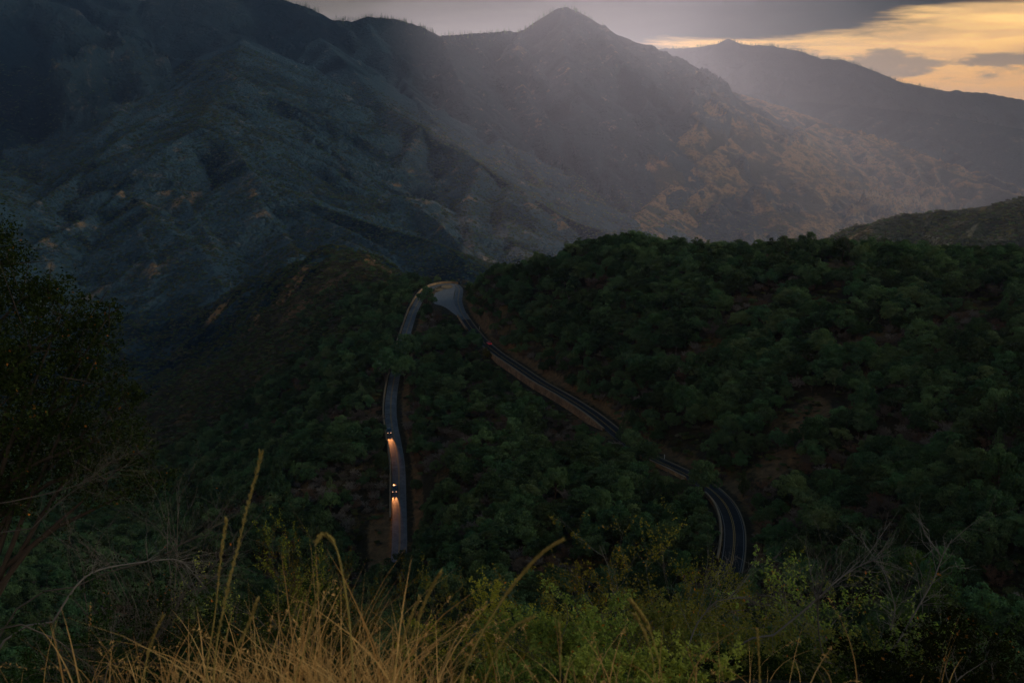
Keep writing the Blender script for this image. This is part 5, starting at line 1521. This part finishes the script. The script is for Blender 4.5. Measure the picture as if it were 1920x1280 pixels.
Vs, Fs, Ts = [], [], []; nb_ = 0
for (n, a, b, d0, d1, h0, h1, w, sd_, pk_, sp_) in (
    (420, 230, 1080, 2.3, 3.4, .10, .30, .005, 1, 640, 220), (330, 330, 900, 2.4, 3.4, .20, .46, .006, 2, 620, 130), (170, 60, 1150, 3.2, 4.6, .15, .40, .006, 3, 560, 230),
    (60, 350, 800, 2.5, 3.2, .40, .60, .0065, 4, 620, 120), (70, 900, 1900, 2.8, 4.0, .10, .34, .005, 5, 1250, 300), (90, -100, 420, 3, 4.0, .12, .34, .005, 6, 250, 130)):
    xs, ys = patch(n, a, b, d0, d1, sd_, pk_, sp_); V, F, t = blades(n, xs, ys, h0, h1, w, sd_ + 50)
    Vs.append(V); Fs.append(F + nb_); Ts.append(t); nb_ += len(V)
tag(link('dry_grass', mesh_np('dry_grass', np.concatenate(Vs), np.concatenate(Fs), attrs={'tone': np.concatenate(Ts)}), M_DRY), kind='stuff', label='golden dry grass along the bottom of the picture')

def stalk(pix, D, r, label, seed, head=.35, spk=.016, dens=90, dd=0.0):
    pts = np.array([P(a, b, D + dd * i) for i, (a, b) in enumerate(pix)])     # from the ground up
    lo = pts[0].copy(); lo[2] = hgt(lo[0], lo[1]) - .02
    if lo[2] < pts[0][2] - .01: pts = np.r_[[lo + (pts[0] - pts[1]) * np.array((.25, .25, 0))], pts]
    lo = pts[0].copy(); lo[2] = hgt(lo[0], lo[1]) - .02; pts[0] = lo
    t = np.linspace(0, len(pts) - 1, 30); q = np.stack([np.interp(t, range(len(pts)), pts[:, k]) for k in range(3)], 1)
    for _ in range(4): q[1:-1] = (q[:-2] + 2 * q[1:-1] + q[2:]) / 4
    q -= lo; root = empty('grass_stalk', tuple(lo)); tag(root, label, 'grass stalk', 'tall grass stalks in front')
    V = []; F = []; tube(V, F, q, r * np.linspace(1.1, .5, len(q)), 5)
    link('stem', mesh_np('stem', V, F, attrs={'tone': np.full(len(V), .5)}), M_STALK, root)
    rng = np.random.default_rng(seed); n = dens; k = len(q) - 1 - rng.random(n) * head * (len(q) - 1); i = np.clip(k.astype(int), 0, len(q) - 2); f = (k - i)[:, None]
    C = q[i] * (1 - f) + q[i + 1] * f; dr = q[i + 1] - q[i]; dr /= np.linalg.norm(dr, axis=1)[:, None]
    u = rng.normal(0, 1, (n, 3)); u -= (u * dr).sum(1)[:, None] * dr; u /= np.linalg.norm(u, axis=1)[:, None]
    tip = C + dr * spk + u * spk * .38; w = np.cross(dr, u) * spk * .16; mid = (C + tip) / 2 + u * spk * .1
    Vl = np.stack([C, mid - w, tip, mid + w], 1).reshape(-1, 3)
    link('seed_head', mesh_np('seed_head', Vl, np.arange(n * 4).reshape(n, 4), attrs={'tone': np.repeat(rng.random(n), 4)}), M_STALK, root)
stalk([(396, 1270), (412, 1170), (432, 1080), (455, 990), (470, 920), (488, 862), (489, 850)], 2.5, .0021, 'tallest grass stalk with knobbly seed clusters, left of centre', 1, .75, .016, 130)
stalk([(385, 1260), (404, 1150), (412, 1060), (422, 990), (424, 975)], 2.7, .0019, 'slightly shorter grass stalk beside the tallest one', 2, .5, .015, 80)
stalk([(852, 1290), (900, 1190), (950, 1110), (1000, 1050), (1030, 1025), (1052, 1013)], 2.2, .0026, 'thick grass stalk leaning to the right with a bent furry head', 3, .55, .013, 260)
stalk([(740, 1290), (770, 1200), (795, 1130), (812, 1095), (826, 1074)], 2.4, .0020, 'grass stalk leaning right behind the dry grass clump', 4, .5, .014, 130)
stalk([(662, 1290), (658, 1180), (642, 1070), (628, 1015), (608, 1000), (596, 1012)], 2.1, .0024, 'grass stalk with a hooked head drooping to the left', 5, .35, .014, 130)
stalk([(730, 1290), (745, 1230), (765, 1170), (785, 1120)], 2.6, .0019, 'short grass stalk left of the one leaning right', 6, .45, .013, 90)
stalk([(905, 1290), (925, 1230), (960, 1175), (1000, 1155)], 2.5, .0018, 'low arching grass stalk under the thick leaning one', 7, .5, .013, 90)
stalk([(1050, 1290), (1052, 1210), (1048, 1165)], 2.6, .0016, 'straight thin grass stalk right of centre', 8, .5, .012, 60)
stalk([(1245, 1290), (1232, 1220), (1215, 1170), (1195, 1140), (1185, 1128)], 2.4, .0018, 'arching grass stalk with a feathery tip drooping left, right of centre', 9, .45, .016, 110)
stalk([(1232, 1290), (1222, 1225), (1205, 1175), (1190, 1150)], 2.45, .0016, 'thin grass stalk pressed against the feathery one', 10, .4, .014, 70)
stalk([(1425, 1290), (1423, 1230), (1420, 1180)], 2.8, .0022, 'short thick yellow stalk at the bottom right of centre', 11, .7, .012, 100)

stalk([(268, 1290), (275, 1230), (288, 1190), (305, 1155)], 2.7, .0019, 'short drooping grass stalk at lower left', 13, .5, .014, 80)
stalk([(545, 1290), (575, 1210), (590, 1140), (598, 1095)], 2.5, .0019, 'upright stalk in the middle of the dry grass clump', 14, .45, .013, 90)
stalk([(400, 1290), (440, 1225), (470, 1160), (482, 1125)], 2.5, .0021, 'stalk leaning right at the left end of the dry grass', 15, .45, .014, 100)

# ---------------- dead snags on the skyline of the forested hill
def snag(px, py, D, pts, label, seed):
    q = P(px, py, D); g_ = hgt(q[0], q[1]); root = empty('dead_tree', (q[0], q[1], g_)); tag(root, label, 'dead tree', 'dead trees on the skyline')
    rng = np.random.default_rng(seed); V = []; F = []; pts = np.array(pts, float)
    tube(V, F, pts, .17 * np.linspace(1.2, .35, len(pts)), 5); link('trunk', mesh_np('trunk', V, F), M_BARK, root)
    V = []; F = []
    for k in range(16):
        f = rng.uniform(.35, 1) * (len(pts) - 1); i = min(int(f), len(pts) - 2); p = pts[i] + (pts[i + 1] - pts[i]) * (f - i)
        d = rng.normal(0, 1, 3); d[2] = abs(d[2]) * .6; d /= np.linalg.norm(d); e = p + d * rng.uniform(.8, 2.4)
        tube(V, F, [p, (p + e) / 2 + rng.normal(0, .15, 3), e], [.06, .045, .02], 3)
    link('branches', mesh_np('branches', V, F), M_BARK, root)
snag(1484, 485, 408, [(0, 0, -.5), (-.6, 0, 4), (-1.8, 0, 7.5), (-3.4, 0, 10), (-4.2, 0, 12)], 'dead leafless tree leaning left on the skyline of the forested hill', 1)
snag(1590, 505, 392, [(0, 0, -.5), (.3, 0, 4), (-.6, 0, 8), (-2.4, 0, 10.5), (-4.4, 0, 11)], 'dark bent dead tree above the small yellow clearing on the hill', 2)
snag(1655, 490, 385, [(0, 0, -.5), (.2, 0, 5), (.1, 0, 9), (.3, 0, 12)], 'straight thin dead tree on the skyline right of the bent one', 3)
